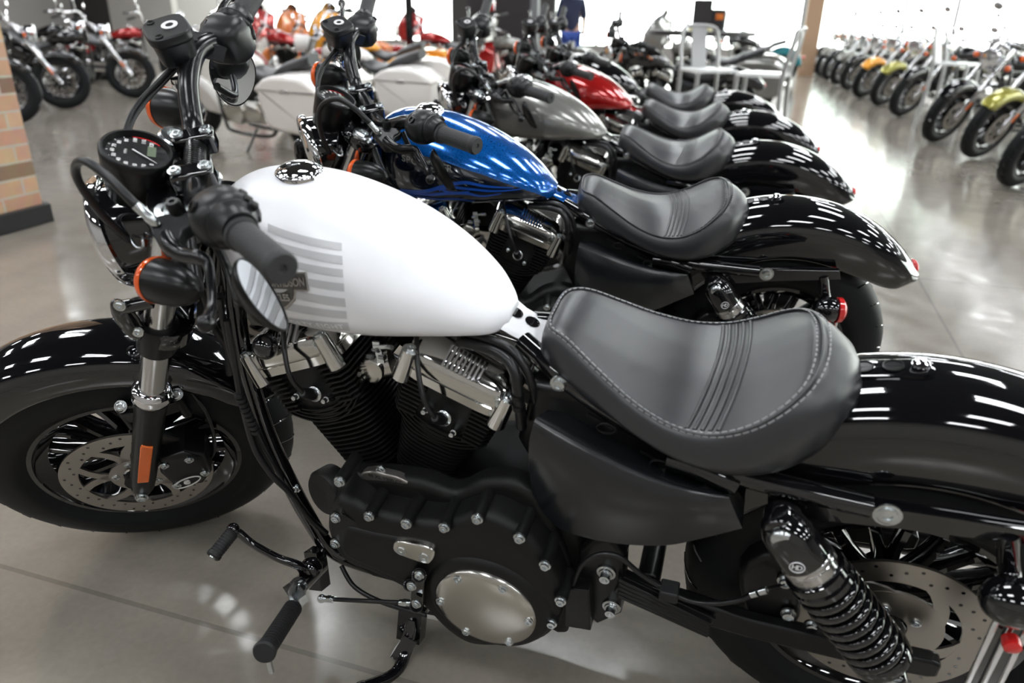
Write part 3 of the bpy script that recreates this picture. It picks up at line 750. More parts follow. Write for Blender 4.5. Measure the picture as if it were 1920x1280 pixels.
        for k in range(36):
            a = 2*PI*k/36; e = 1+.10*math.cos(3*a)
            rg.append((math.cos(a)*.042*(1+.12*math.sin(a)), math.sin(a)*.058*(1 if math.sin(a) < 0 else .92)))
        tilt = R(0) if s_ > 0 else R(-18)
        rg = [(u*math.cos(tilt)-v*math.sin(tilt), u*math.sin(tilt)+v*math.cos(tilt)) for u, v in rg]
        b = MB(T); b.skin([[mc+ux*u*k_+uz*v*k_+nn*h_ for u, v in rg] for k_, h_ in ((.3, -.020), (.75, -.015), (.97, -.004), (1, 0), (1, .003), (.955, .003), (.95, .001))])
        q0 = m((.400, -.205, 1.040)) if s_ > 0 else m((.40, -.205, 1.02)); b.tube([q0, q0+Vector((.015, -s_*.05, -.05)), mc-nn*.030+Vector((0, 0, .01)), mc-nn*.012], [.007, .0065, .006, .009], 10, 5)
        mr = b.build('mirror', 'satin', root, ang=45)
        b = MB(T); b.skin([[mc+ux*u*.95+uz*v*.95+nn*.0016 for u, v in rg], [mc+ux*u*.3+uz*v*.3+nn*.0024 for u, v in rg]]); b.build('mirror_glass', 'mirror', mr)
        # front turn signal: bullet shell with amber lens facing forward
        tcn = S(325, 533, -.180) if s_ > 0 else S(336, 206, .200)
        td = Vector((-.93, 0, .10)).normalized()
        td = (MSi.to_3x3() @ MLi.to_3x3() @ Vector((-.93, .17, .02))).normalized()
        b = MB(T); b.lathe(tcn, td, [(-.055, 0), (-.053, .008), (-.045, .017), (-.030, .026), (-.010, .032), (.015, .0345), (.030, .0345)], 32)
        b.tube([tcn+Vector((.02, 0, .0))-td*.02, Vector((.345, tcn.y*.62, .955)), Vector((.36, tcn.y*.5, .96))], .010, 12, 4); ts = b.build('turn_signal', 'satin', root, ang=50)
        b = MB(T); b.lathe(tcn+td*.030, td, [(0, .0355), (.004, .0365), (.010, .0355), (.016, .029), (.019, .016), (.020, 0)], 32); b.build('signal_lens', 'amber', ts, ang=50)
    # ---------------- cables and hoses
    def hose(pts, r, name='control_cable', mt='cable', T=T): q = MB(T); q.tube(pts, r, 10, 8); return q.build(name, mt, root, ang=60)
    Sx = S
    hose([Sx(285, 412, -.205), Sx(245, 375, -.19), Sx(200, 330, -.16), Sx(160, 302, -.13), Sx(142, 312, -.10), Sx(150, 345, -.085), Sx(190, 400, -.075), Sx(240, 448, -.07), Sx(280, 480, -.06), Sx(330, 520, -.06)], .0062, 'clutch_cable')
    q = MB(T); q.lathe(S(290, 416, -.207), S(270, 398, -.2)-S(290, 416, -.207), [(-.006, .005), (0, .0075), (.010, .0075), (.011, .0068), (.03, .0068)], 14); q.build('cable_ferrule', 'bolt', root)
    q = MB(T); q.tube([S(245, 445, -.08), S(255, 462, -.10), S(268, 462, -.10), S(268, 446, -.09), S(280, 448, -.08)], .0022, 8, 6); q.build('cable_tie', 'bolt', root)
    hose([Sx(330, 118, .19), Sx(300, 150, .17), Sx(262, 190, .14), Sx(240, 230, .10), Sx(236, 270, .07), Sx(262, 330, .05)], .0042, 'brake_hose')
    hose([Sx(338, 122, .19), Sx(305, 158, .17), Sx(272, 192, .14), Sx(247, 232, .10), Sx(243, 275, .07), Sx(270, 335, .05)], .0034, 'throttle_cable')
    hose([Sx(325, 640, -.02), Sx(350, 720, -.05), Sx(390, 780, -.085), Sx(402, 840, -.08), Sx(385, 870, -.075)], .0042, 'front_brake_line')
    hose([S(345, 480, -.08), S(375, 540, -.09), S(400, 610, -.09), S(425, 650, -.08), S(430, 700, -.07)], .007, 'wiring_loom')
    hose([P(425, 600, -.11), P(440, 680, -.12), P(455, 760, -.13), P(478, 840, -.135), P(510, 890, -.135), P(545, 925, -.125), P(580, 970, -.11), P(612, 1000, -.10)], .0062, 'clutch_cable_run', T=None)
    hose([P(410, 560, -.10), P(432, 660, -.11), P(462, 760, -.12), P(498, 840, -.12), P(535, 905, -.105), P(570, 965, -.08), P(590, 1000, -.07)], .0055, 'loom_conduit', T=None)
    q = MB()
    for k in range(9): p0 = P(448+k*4, 740+k*8.5, -.13); q.cyl(p0+Vector((0, 0, .003)), p0-Vector((0, 0, .003)), .0085, n=12)
    q.build('conduit_ribs', 'rubber', root)
    # ---------------- front brake caliper
    b = MB(T); c_ = Vector((.112, -.078, .345)); ol = [(c_.x-.045, c_.z-.055), (c_.x+.012, c_.z-.062), (c_.x+.040, c_.z-.03), (c_.x+.046, c_.z+.03), (c_.x+.018, c_.z+.065), (c_.x-.035, c_.z+.06), (c_.x-.052, c_.z+.01)]
    b.pillow(ol, -.045, -.118, .014); cal = b.build('brake_caliper', 'satin', root, ang=40)
    b = MB(T)
    for dx, dz in ((-.03, .05), (-.036, -.045), (.03, -.02), (.02, .05)): b.bolt((c_.x+dx, -.119, c_.z+dz*.85), (0, -1, 0), .007, .007)
    b.build('caliper_bolts', 'bolt', cal)
    b = MB(T); cc = Vector((c_.x-.012, -.122, c_.z-.032)); b.tube([cc+Vector((.030*math.cos(a)*1.0, 0, .014*math.sin(a)+.008*math.cos(a))) for a in [2*PI*k/20 for k in range(20)]], .0016, 6, 0, True)
    b.bolt(cc, (0, -1, 0), .005, .004); b.build('caliper_badge', 'clip', cal)
    # ---------------- frame
    b = MB()
    def fr(p, r=.0165): b.tube(p, r, 14, 6)
    fr([(.42, 0, .80), (.55, 0, .765), (.72, 0, .755), (.88, 0, .735), (.95, 0, .70)], .021)
    for s_ in (-1, 1):
        fr([(.375, s_*.015, .84), (.388, s_*.05, .74), (.396, s_*.075, .64), (.412, s_*.09, .50), (.435, s_*.095, .39), (.462, s_*.095, .28), (.495, s_*.095, .205), (.56, s_*.09, .176), (.70, s_*.09, .172), (.95, s_*.09, .172), (1.03, s_*.10, .21), (1.07, s_*.105, .30)])
        fr([(.90, s_*.03, .735), (.98, s_*.075, .71), (1.06, s_*.095, .675), (1.14, s_*.105, .645), (1.22, s_*.115, .622), (1.33, s_*.118, .612), (1.42, s_*.118, .606)], .017)
        fr([(1.07, s_*.105, .30), (1.08, s_*.10, .42), (1.12, s_*.10, .55), (1.17, s_*.10, .63)])
    b.tube([(.392, 0, .915), (.33, 0, .79), (.32, 0, .765)], .034, 20)
    b.tube([(1.05, -.12, .33), (1.05, .12, .33)], .025, 18)
    for x, z in ((.70, .172), (1.0, .19)): b.tube([(x, -.09, z), (x, .09, z)], .014, 12)
    # steering-head gusset
    b.skin([[(.375, y, .875), (.43, y, .80), (.52, y, .765), (.43, y, .68), (.385, y, .68), (.335, y, .78)] for y in (-.02, .02)])
    frm = b.build('frame', 'gloss', root, ang=50)
    b = MB(); b.bolt(P(1048, 719, -.09), (0, -1, 0), .010, .010); b.bolt(P(555, 915, -.10), (-.1, -1, .1), .007, .008); b.bolt(P(520, 590, -.06), (0, -1, 0), .006, .006); b.build('frame_bolts', 'bolt', frm)
    # ---------------- tank
    b = MB(); n_ = 96; rows = []
    for i in range(n_+1):
        t = .5-.5*math.cos(PI*i/n_); x = TX0+(TX1-TX0)*t; s1 = tank_sec(x, 96)
        rows.append(s1+[Vector((p.x, -p.y, p.z)) for p in reversed(s1[1:-1])])
    b.skin(rows); tank = b.build('fuel_tank', 'white', root, ang=70)
    b = MB()                                                   # rear tongue with two slots
    st = [(.835, .795, .050, 0), (.862, .7725, .046, 0), (.885, .757, .042, 0), (.915, .7435, .040, 0), (.935, .736, .050, 0), (.952, .728, .066, 0), (.962, .722, .074, 0)]
    rows = []
    for x, z, w_, _ in st: rows.append([(x, -w_, z-.006), (x, -w_*.8, z), (x, -w_*.3, z+.002), (x, w_*.3, z+.002), (x, w_*.8, z), (x, w_, z-.006), (x, w_*.8, z-.010), (x, -w_*.8, z-.010)])
    b.skin(rows); tg = b.build('tank_tongue', 'white', tank, ang=50)
    def tongue(x, y): return Vector((x, y, interp([(s_[0], s_[1]) for s_ in st], x)+.0024))
    b = MB(); b2 = MB()
    for x in (.878, .905):
        nn = Vector((.45, 0, 1)).normalized(); c_ = tongue(x, .004)
        b.lathe(c_, nn, [(0, .0125), (.0008, .0125), (.0008, .011), (-.002, .010), (-.002, 0)], 28)
        b2.box(c_+nn*.001, (.003, .021, .003))
    b.build('bolt_recesses', 'gloss', tg); b2.build('slot_bars', 'gloss', tg)
    cc = Vector((.535, .0, .961)); cn = Vector((.05, 0, 1)).normalized()
    b = MB(); b.lathe(cc, cn, [(-.006, .0365), (0, .0375), (.009, .0375), (.0115, .0368), (.013, .0350), (.013, .0340), (.0155, .0328), (.0195, .027), (.0225, .016), (.0235, 0)], 64)
    b.build('fuel_cap', 'chrome', tank, ang=50)
    return root, tank
def dress_white(tank):
    """side graphics, lettering and badge of the white machine"""
    b = MB()
    bands = [((503, 419), (641, 456), (641, 470), (503, 434)), ((504, 447), (642, 480), (643, 496), (505, 461)), ((506, 476), (643, 505), (644, 520), (507, 489)), ((509, 505), (645, 531), (646, 546), (510, 518)),
             ((512, 533), (647, 559), (649, 575), (513, 547)), ((515, 562), (650, 583), (651, 597), (517, 575))]
    for q in bands: tank_patch(b, [px_xz(*p) for p in q], .0010, 18, 8)
    tank_patch(b, [(.5335, .7905), (.6675, .8045), (.6655, .7875), (.5335, .7735)], .0010, 24, 8)
    b.build('side_stripes', 'stripe', tank, ang=60, label='grey side stripes')
    d = Vector((.134, .0142)).normalized(); m_ = Vector((.6055, .7893))
    b = MB(); put_text(b, 'FORTY-EIGHT', lambda u, v: tank_xz(m_.x+u*d.x-v*d.y, m_.y+u*d.y+v*d.x, .0019), .0130, .00025, 1.12, 1.2); b.build('model_lettering', 'letter2', tank, label='pale lettering reading FORTY-EIGHT')
    # bar and shield badge
    e = px_xz(578, 527); d2 = Vector((math.cos(R(9)), math.sin(R(9)))); o2 = e-d2*.058
    def map_(u, v, h): return tank_xz(o2.x+u*d2.x+v*d2.y, o2.y+u*d2.y-v*d2.x, h)
    def plate(ol, h0, h1, mt, nm):
        b = MB(); b.skin([[map_(u, v, h0) for u, v in ol], [map_(u, v, h1) for u, v in ol]]); return b.build(nm, mt, tank, bevel=.0006, label=None)
    sh = [(-.034, -.036), (0, -.043), (.034, -.036), (.038, -.015), (.036, .010), (.028, .028), (.014, .038), (0, .046), (-.014, .038), (-.028, .028), (-.036, .010), (-.038, -.015)]
    plate(sh, .0, .0030, 'pewterhi', 'badge_shield'); plate([(u*.90, v*.90) for u, v in sh], .0028, .0034, 'pewter', 'badge_shield_field')
    br = [(-.058, -.013), (.058, -.013), (.058, .013), (-.058, .013)]
    plate(br, .0, .0055, 'pewterhi', 'badge_bar'); plate([(u*.965, v*.84) for u, v in br], .0054, .0058, 'pewter', 'badge_bar_field')
    b = MB()
    put_text(b, 'HARLEY-DAVIDSON', lambda u, v: map_(u, -v, .0064), .0155, .0004, 1.0, .80)
    put_text(b, 'MOTOR', lambda u, v: map_(u, -v-.023, .0042), .0165, .0004, 1.0, .85)
    put_text(b, 'CYCLES', lambda u, v: map_(u, -v+.023, .0042), .0155, .0004, 1.0, .80)
    b.build('badge_lettering', 'pewterhi', tank, label='raised metal badge lettering')
def make_bike2(root, tank):
    # ---------------- seat
    def outline(tab, n=56):
        half = catmull([Vector((x, y, 0)) for x, y in tab], 8)
        L = [0]
        for a, c in zip(half, half[1:]): L.append(L[-1]+(c-a).length)
        out = []
        for i in range(n):
            d = L[-1]*i/(n-1)
            for k in range(len(L)-1):
                if L[k+1] >= d-1e-9: t = (d-L[k])/max(1e-9, L[k+1]-L[k]); out.append(half[k].lerp(half[k+1], t)); break
        left = [Vector((p.x, -p.y, 0)) for p in out]; return left+[Vector((p.x, p.y, 0)) for p in reversed(out[1:-1])]
    seam = outline([(.944, 0), (.944, .03), (.952, .058), (.985, .078), (1.04, .103), (1.10, .127), (1.16, .142), (1.215, .146), (1.262, .138), (1.296, .118), (1.316, .088), (1.326, .045), (1.328, 0)])
    skirt = outline([(.932, 0), (.932, .035), (.940, .066), (.975, .090), (1.035, .116), (1.10, .141), (1.165, .157), (1.225, .160), (1.28, .150), (1.330, .124), (1.365, .086), (1.385, .042), (1.390, 0)])
    Z = smoothtab([(.93, .776), (.95, .786), (.98, .784), (1.03, .760), (1.08, .736), (1.13, .720), (1.17, .716), (1.21, .722), (1.25, .742), (1.285, .768), (1.31, .786), (1.33, .793), (1.36, .780), (1.39, .755)])
    def zc(x): return interp(Z, x)
    ZB = smoothtab([(.93, .735), (1.0, .700), (1.06, .682), (1.12, .662), (1.18, .648), (1.24, .645), (1.30, .655), (1.35, .675), (1.40, .690)])
    def ztop(x, y):
        t = min(1, abs(y)/.15); return zc(x)+.004*math.cos(t*PI)-.002-.010*max(0, t-.3)+(.006*max(0, x-1.22)/.1)*(-t)
    def ring(ol, k, cx=1.15): return [Vector((cx+(p.x-cx)*k, p.y*k, 0)) for p in ol]
    rows = []
    for k in [.03]+[.08*i for i in range(1, 12)]+[.92, .96, 1.0]:
        r = ring(seam, k); rows.append([Vector((p.x, p.y, ztop(p.x, p.y)-(0 if k < .97 else .0015))) for p in r])
    def mid(t): return [a.lerp(c, t) for a, c in zip(seam, skirt)]
    for t, dz in ((.25, -.004), (.55, -.011), (.82, -.022), (1.0, -.040)):
        rows.append([Vector((p.x, p.y, ztop(q.x, q.y)+dz-(.012 if q.x > 1.30 else 0)*t*max(0, (q.x-1.30)/.03))) for p, q in zip(mid(t), seam)])
    last = rows[-1]
    for t in (.35, .7, 1.0):
        rows.append([Vector((p.x*(1-.02*t)+1.15*.02*t, p.y*(1-.06*t*t), a.z+(min(a.z-.012, interp(ZB, p.x))-a.z)*t)) for p, a in zip(skirt, last)])
    bl = rows[-1]; rows.append([Vector((1.15+(p.x-1.15)*.85, p.y*.80, p.z-.004)) for p in bl]); rows.append([Vector((1.15+(p.x-1.15)*.4, p.y*.3, p.z-.002)) for p in bl])
    b = MB(); V = b.skin(rows); seat = b.build('seat', 'vinyl', root, ang=80)
    sp_ = [Vector((p.x, p.y, ztop(p.x, p.y)+.0002)) for p in seam]
    b = MB(); b.tube(sp_, .0024, 8, 2, True); b.build('piping', 'vinyl', seat, ang=80)
    def stitches(path, name, dash=.0052, gap=.0030, r=.0009):
        b = MB(); d = 0; out = []
        for i in range(len(path)-1):
            a, c = path[i], path[i+1]; L = (c-a).length; dd = (c-a)/max(L, 1e-9); s0 = 0
            while s0 < L:
                e = min(L, s0+dash)
                if e-s0 > .002: b.bar(a+dd*s0, a+dd*e, r*2, r*2)
                s0 = e+gap
        b.build(name, 'thread', seat)
    for t in (-.13, .16):
        ring_ = catmull([p.lerp(q, t) for p, q in zip(seam, skirt)], 1, True)
        pth = []
        for p, q, s_ in zip([a.lerp(c, t) for a, c in zip(seam, skirt)], seam, sp_):
            pth.append(Vector((p.x, p.y, ztop(q.x, q.y)+(.0016 if t < 0 else -.0008))))
        stitches(pth+[pth[0]], 'stitching')
    for k in range(5):                                         # pleats across the dip
        x0 = 1.190+.0105*k; b = MB(); pts = []
        for j in range(31):
            y = -.138+.276*j/30; x = x0-.012*(abs(y)/.14)**2+.014*(y/.14); pts.append(Vector((x, y, ztop(x, y)+.0002)))
        b.tube(pts, .0028, 8, 0, False, .8); b.build('pleat', 'vinyl', seat, ang=80)
        b = MB()
        for j in range(30):
            a, c = pts[j], pts[j+1]
            for h in (0, .5): b.bar(a.lerp(c, h)+Vector((.0034, 0, .0012)), a.lerp(c, h+.3)+Vector((.0034, 0, .0012)), .0009, .0009)
        b.build('pleat_stitching', 'cover', seat)
    b = MB(); c_ = Vector((1.352, -.012, 0)); 
    def rearz(x, y): return ztop(1.325, y)-.004-(x-1.325)*.42-.0008
    for k in range(2):
        pts = [Vector((c_.x+.016*math.cos(a)*(1 if k == 0 else .6), c_.y+.022*math.sin(a)*(1 if k == 0 else .6), 0)) for a in [R(20+i*16+k*150) for i in range(10)]]
        b.tube([Vector((p.x, p.y, rearz(p.x, p.y))) for p in pts], .0014, 6)
    b.build('embossed_marks', 'vinyl', seat, ang=80)
    # ---------------- side cover (left) and its mirror on the right
    for s_ in (-1, 1):
        def Q(px, py, y): q = P(px, py, -abs(y)); return Vector((q.x, q.y*s_, q.z))
        A = [Q(1048, 757, .055), Q(1075, 758, .060), Q(1120, 790, .068), Q(1180, 826, .078), Q(1240, 862, .088), Q(1300, 890, .098), Q(1362, 918, .108)]
        B_ = [Q(1003, 782, .132), Q(1040, 806, .140), Q(1090, 832, .147), Q(1160, 866, .153), Q(1230, 894, .157), Q(1300, 916, .158), Q(1366, 930, .150)]
        B2_ = [Vector((p_.x, p_.y*1.03, p_.z-.012)) for p_ in B_]; B0_ = [Vector((p_.x+.001, p_.y*.92, p_.z+.002)) for p_ in B_]
        C_ = [Q(985, 850, .150), Q(1030, 890, .165), Q(1090, 920, .175), Q(1160, 945, .180), Q(1240, 955, .180), Q(1320, 960, .172), Q(1380, 965, .150)]
        D_ = [Q(1000, 935, .135), Q(1040, 985, .150), Q(1100, 1008, .160), Q(1170, 1020, .165), Q(1250, 1022, .165), Q(1320, 1008, .158), Q(1392, 990, .145)]
        E_ = [Vector((q.x, q.y*.55, q.z+.01)) for q in D_]; F_ = [Vector((q.x, q.y*.5, q.z-.01)) for q in A]
        def column(i):
            a, b_, c_, d_ = A[i], B_[i], C_[i], D_[i]; out = [F_[i], a, a.lerp(b_, .4), a.lerp(b_, .75)]
            p, q = a.lerp(b_, .82), b_.lerp(c_, .22)
            out += [p*(1-t)**2+b_*(2*t*(1-t))+q*t*t for t in (0, .2, .4, .6, .8, 1)]
            p, q = b_.lerp(c_, .45), c_.lerp(d_, .9)
            out += [p*(1-t)**2+c_*(2*t*(1-t))+q*t*t for t in (0, .2, .4, .6, .8, 1)]
            return out+[d_, E_[i]]
        full_ = [column(i) for i in range(7)]
        rr = [catmull([full_[i][j] for i in range(7)], 5) for j in range(len(full_[0]))]
        b = MB(); b.skin(rr, False, False, False)
        n0 = len(rr[0])-1
        b.f([b.v(r[0]) for r in rr]); b.f([b.v(r[n0]) for r in rr])
        bmesh.ops.remove_doubles(b.bm, verts=b.bm.verts[:], dist=1e-5)
        sc = b.build('side_cover', 'sidecover', root, ang=45)
        if s_ > 0:
            b = MB()
            for px, py, y in ((1138, 800, .10), (1238, 868, .112)):
                c_ = Q(px, py, y+.006); b.tube([c_+Vector((.014*math.cos(a), -.004, .009*math.sin(a))) for a in [2*PI*k/16 for k in range(16)]], .0022, 8, 0, True); b.bar(c_+Vector((-.03, 0, .018)), c_+Vector((.012, 0, -.002)), .004, .005)
            b.build('cover_clips', 'satin', sc)
    # ---------------- engine
    cr = Vector((.655, 0, .315))
    b = MB()
    ol = [(.545, .21), (.60, .185), (.80, .18), (.95, .20), (1.03, .27), (1.035, .38), (1.00, .46), (.93, .475), (.84, .445), (.72, .425), (.62, .435), (.56, .415), (.535, .33)]
    b.pillow(ol, .105, -.125, .014); b.pillow(ol, -.10, .125, .014)
    b.lathe((.55, -.1, .40), (-.35, -1, .2), [(0, .045), (.03, .045), (.036, .040), (.036, .03), (.03, 0)], 28)
    for k in range(4): b.bar(P(700+75*k, 905+12*k, -.12), P(690+78*k, 965+8*k, -.15), .02, .012)
    case = b.build('crankcase', 'engine', root, ang=40)
    b = MB(); ol = []
    pc = [(683, 884), (700, 882), (745, 893), (764, 902), (768, 909), (760, 915), (700, 905), (682, 897), (677, 889)]
    b.pillow([(P(x, y, -.138).x, P(x, y, -.138).z) for x, y in pc], -.125, -.140, .003); pn = b.build('serial_plate', 'pewterhi', case)
    b = MB(); c_ = P(722, 899, -.142); put_text(b, '48 XL 1200 CC', lambda u, v: Vector((c_.x+u*.97-v*.1, -.1408, c_.z-u*.22*0+v-u*.05)), .0105, .0003, 1.0, 1.0); b.build('plate_lettering', 'pewter', pn)
    for sgn, nm in ((1, 'rear'), (-1, 'front')):
        an = R(22.5)*sgn; a = Vector((math.sin(an), 0, math.cos(an))); t = Vector((a.z, 0, -a.x)); Y = Vector((0, 1, 0)); C_ = lambda s1, u=0, y=0: cr+a*s1+t*u+Y*y
        b = MB()
        def plate(s1, hw, hy, th=.0032, sq=.42, us=0):
            rg = []
            for k in range(40):
                q = 2*PI*k/40; rg.append((math.copysign(abs(math.cos(q))**sq, math.cos(q))*hw+us, math.copysign(abs(math.sin(q))**sq, math.sin(q))*hy))
            b.skin([[C_(s1-th/2, u, y) for u, y in rg], [C_(s1+th/2, u, y) for u, y in rg]])
        b.lathe(C_(.12), a, [(0, .058), (.17, .058)], 32)
        for k in range(15):
            s1 = .135+k*.0100; f_ = k/14; plate(s1, .060+.022*f_, .078+.010*f_, .0034, .62)
        cyl = b.build('cylinder', 'engine', root, ang=40)
        b = MB()
        b.pillow([(-.045, 0), (.045, 0), (.045, .09), (-.045, .09)], 0, 0, 0) if 0 else None
        rg = [(-.050, .287), (-.030, .275), (.030, .275), (.050, .287), (.056, .365), (-.056, .365)]
        b.skin([[C_(s1, u, y) for u, s1 in rg] for y in (-.082, .082)])
        for k in range(8):
            s1 = .290+k*.0095; f_ = k/7
            for sd in (-1, 1):
                hw0, hw1 = .044-.004*f_, .086+.006*f_
                rgp = [(sd*hw0, -.094), (sd*(hw1-.012), -.094), (sd*hw1, -.080), (sd*hw1, .080), (sd*(hw1-.012), .094), (sd*hw0, .094)]
                b.skin([[C_(s1-.0017, u, y) for u, y in rgp], [C_(s1+.0017, u, y) for u, y in rgp]])
        for k in range(4):                                      # curved fins that dip below the plug
            s1 = .252+k*.0085
            pts = [C_(s1+.035*(abs(u)/.08)**2.2, u, -.088) for u in [-.078+.156*j/16 for j in range(17)]]
            b.skin([[p-a*.0016, p+a*.0016, p+a*.0016+Y*.03, p-a*.0016+Y*.03] for p in pts])
        hd = b.build('cylinder_head', 'engine', root, ang=35)
        b = MB()
        for u, s1 in ((-.026, .318), (.030, .300)): b.lathe(C_(s1, u, -.083), (0, -1, .25), [(0, .0095), (.006, .0095), (.014, .0055), (.020, .0055), (.0205, .004), (.030, .004), (.031, 0)], 12)
        b.build('head_bolts', 'bolt', hd)
        b = MB(); pb = C_(.312, .004, -.084); b.lathe(pb, (0, -1, .30), [(0, .011), (.006, .011), (.0065, .014), (.010, .014), (.012, .010), (.014, .009)], 18); sp_ = b.build('spark_plug', 'bolt', hd)
        b = MB(); b.lathe(pb+Vector((0, -.012, .004)), (0, -.75, .65), [(0, .010), (.012, .0105), (.030, .009), (.036, .006), (.036, 0)], 16)
        q = pb+Vector((0, -.036, .025)); b.tube([q, q+Vector((-.012, -.008, .04)), q+Vector((-.03, .02, .085)), q+Vector((-.045, .06, .12))], .0042, 10, 6); b.build('plug_lead', 'cable', hd)
        # rocker cover in bright alloy
        b = MB()
        rg = []
        for k in range(44):
            q = 2*PI*k/44; rg.append((math.copysign(abs(math.cos(q))**.35, math.cos(q)), math.copysign(abs(math.sin(q))**.35, math.sin(q))))
        b.skin([[C_(s1, u*hw, y*hy) for u, y in rg] for s1, hw, hy in ((.366, .094, .096), (.368, .097, .099), (.384, .097, .099), (.386, .094, .096), (.388, .096, .098), (.408, .095, .096), (.418, .090, .088), (.426, .078, .072), (.430, .06, .05))])
        for u in (-.086, .084):
            b.cyl(C_(.355, u, -.090), C_(.415, u, -.090), .016, .013, n=20)
        rk = b.build('rocker_cover', 'rocker', root, ang=40)
        b = MB()
        for u in (-.086, .084): b.bolt(C_(.415, u, -.090), a, .0085, .008)
        b.bolt(C_(.405, .075, -.096), (0, -1, .2), .007, .006); b.build('rocker_bolts', 'bolt', rk)
        b = MB()
        for k in range(9): b.bar(C_(.416, -.030+.0075*k, -.093), C_(.436, -.030+.0075*k, -.06), .0035, .004, (1, 0, 0))
        b.build('rocker_ribs', 'chrome', rk)
        b = MB(); p0 = cr+Vector((0, .06, .10))+a*.0; b.tube([cr+Vector((sgn*.02, .10, .05)), C_(.36, sgn*.02, .10)], .011, 12); b.build('pushrod_tube', 'chrome', root)
    # intake between the cylinders
    b = MB(); b.tube([P(668, 690, -.02), P(700, 688, -.03), P(735, 680, -.02)], [.026, .024, .026], 20, 4); b.lathe(P(700, 690, -.045), (0, -1, .1), [(0, .022), (.012, .022), (.014, .018), (.014, 0)], 24)
    it = b.build('intake_manifold', 'polish', root)
    b = MB()
    for px, py in ((664, 700), (668, 712), (700, 655), (712, 668), (725, 650), (690, 668)): c_ = P(px, py, -.06); b.cyl(c_, c_+Vector((.012, -.004, .003)), .0045, n=10)
    b.bar(P(705, 640, -.06), P(716, 680, -.06), .004, .012); b.bar(P(700, 650, -.062), P(728, 650, -.062), .003, .006); b.build('intake_clips', 'bolt', it)
    b = MB(); c_ = Vector((.655, 0, .66)); b.lathe((.66, .06, .655), (0, 1, 0), [(0, .04), (.05, .045), (.055, .085), (.09, .09), (.10, .08), (.102, 0)], 40); b.build('air_cleaner', 'satin', root)
    # coil / regulator under the tank nose
    b = MB(); b.pillow([(P(x, y, -.05).x, P(x, y, -.05).z) for x, y in ((470, 640), (520, 622), (560, 655), (520, 700), (470, 690))], .05, -.07, .01); b.ell(P(498, 650, -.10), .022); b.build('horn', 'gloss', root)
    b = MB(); b.tube([P(860, 640, -.06), P(930, 660, -.075), P(962, 690, -.095), P(972, 740, -.105), P(978, 800, -.10)], .0085, 12, 6); b.tube([P(880, 628, -.05), P(950, 650, -.07), P(990, 700, -.085), P(1005, 760, -.08)], .007, 12, 6); b.build('oil_hose', 'cable', root)
    b = MB()
    for px, py in ((970, 742), (973, 762)): c_ = P(px, py, -.105); b.cyl(c_+Vector((0, 0, .004)), c_-Vector((0, 0, .004)), .0105, n=16)
    b.build('hose_clamps', 'satin', root)
    # engine-top mount and dark centre box behind the engine
    b = MB(); b.pillow([(.93, .70), (1.02, .70), (1.16, .62), (1.18, .45), (1.06, .40), (.96, .45), (.90, .58)], .09, -.09, .02); b.build('oil_tank', 'satin', root)
    # ---------------- primary cover
    def PP(L, y): return [(P(a, c, y).x, P(a, c, y).z) for a, c in L]
    low = PP([(612, 1005), (612, 965), (628, 935), (660, 945), (690, 962), (760, 978), (828, 985), (892, 968), (950, 985), (1000, 1025), (1036, 1080), (1050, 1130), (1040, 1180), (1010, 1206), (940, 1216), (880, 1212), (835, 1185), (800, 1150), (760, 1110), (700, 1080), (640, 1052)], -.195)
    lowc = catmull([Vector((x, 0, z)) for x, z in low], 4, True)
    b = MB(); b.pillow([(p.x, p.z) for p in lowc], -.115, -.196, .020, dome=.004)
    c_ = P(910, 1140, -.21); dome = [(0, .112), (.006, .110), (.016, .102), (.018, .094)]
    b.lathe((c_.x, -.185, c_.z+.002), (0, -1, 0), [(0, .116), (.010, .114), (.020, .106), (.024, .097), (.024, .085), (.020, 0)], 56)
    # raised shoulder on the front lobe
    sh = PP([(640, 990), (700, 1000), (760, 1012), (800, 1030), (790, 1070), (760, 1095), (700, 1070), (640, 1040)], -.205)
    b.pillow([(p.x, p.z) for p in catmull([Vector((x, 0, z)) for x, z in sh], 4, True)], -.18, -.206, .014)
    prim = b.build('primary_cover', 'engine', root, ang=40)
    # upper rear boss of the case, seen between bolts
    up_ = PP([(640, 900), (700, 893), (790, 905), (850, 925), (900, 905), (960, 905), (1010, 935), (1035, 985), (1060, 1040), (1075, 1100), (1070, 1160), (1045, 1190), (900, 1100), (700, 1000), (620, 960)], -.14)
    b = MB(); b.pillow([(p.x, p.z) for p in catmull([Vector((x, 0, z)) for x, z in up_], 3, True)], -.105, -.142, .016); b.build('inner_primary', 'engine', root, ang=40)
    b = MB()
    for px, py in ((692, 967), (762, 981), (833, 988), (895, 972), (974, 1008), (1022, 1059), (1051, 1126), (1034, 1168), (629, 1018), (630, 970), (637, 902)):
        q = P(px, py, -.199); b.cyl(q+Vector((0, .06, 0)), q, .0115, .0105, n=14)
    b.build('bolt_bosses', 'engine', prim, ang=40)
    for px, py in ((692, 967), (762, 981), (833, 988), (895, 972), (974, 1008), (1022, 1059), (1051, 1126), (1034, 1168), (629, 1018), (630, 970), (637, 902), (714, 880)):
        b = MB(); b.bolt(P(px, py, -.200 if py != 880 else -.13), (0, -1, 0), .0072, .009); b.build('cover_bolt', 'bolt', prim)
    b = MB(); oc = PP([(738, 1019), (752, 1016), (800, 1026), (813, 1034), (814, 1045), (806, 1056), (795, 1057), (750, 1041), (737, 1031)], -.212)
    b.pillow([(p.x, p.z) for p in catmull([Vector((x, 0, z)) for x, z in oc], 3, True)], -.20, -.2125, .0035); ic = b.build('inspection_cover', 'polish', prim, ang=40)
    b = MB()
    for px, py in ((752, 1033), (795, 1045)): b.bolt(P(px, py, -.2125), (0, -1, 0), .0068, .003)
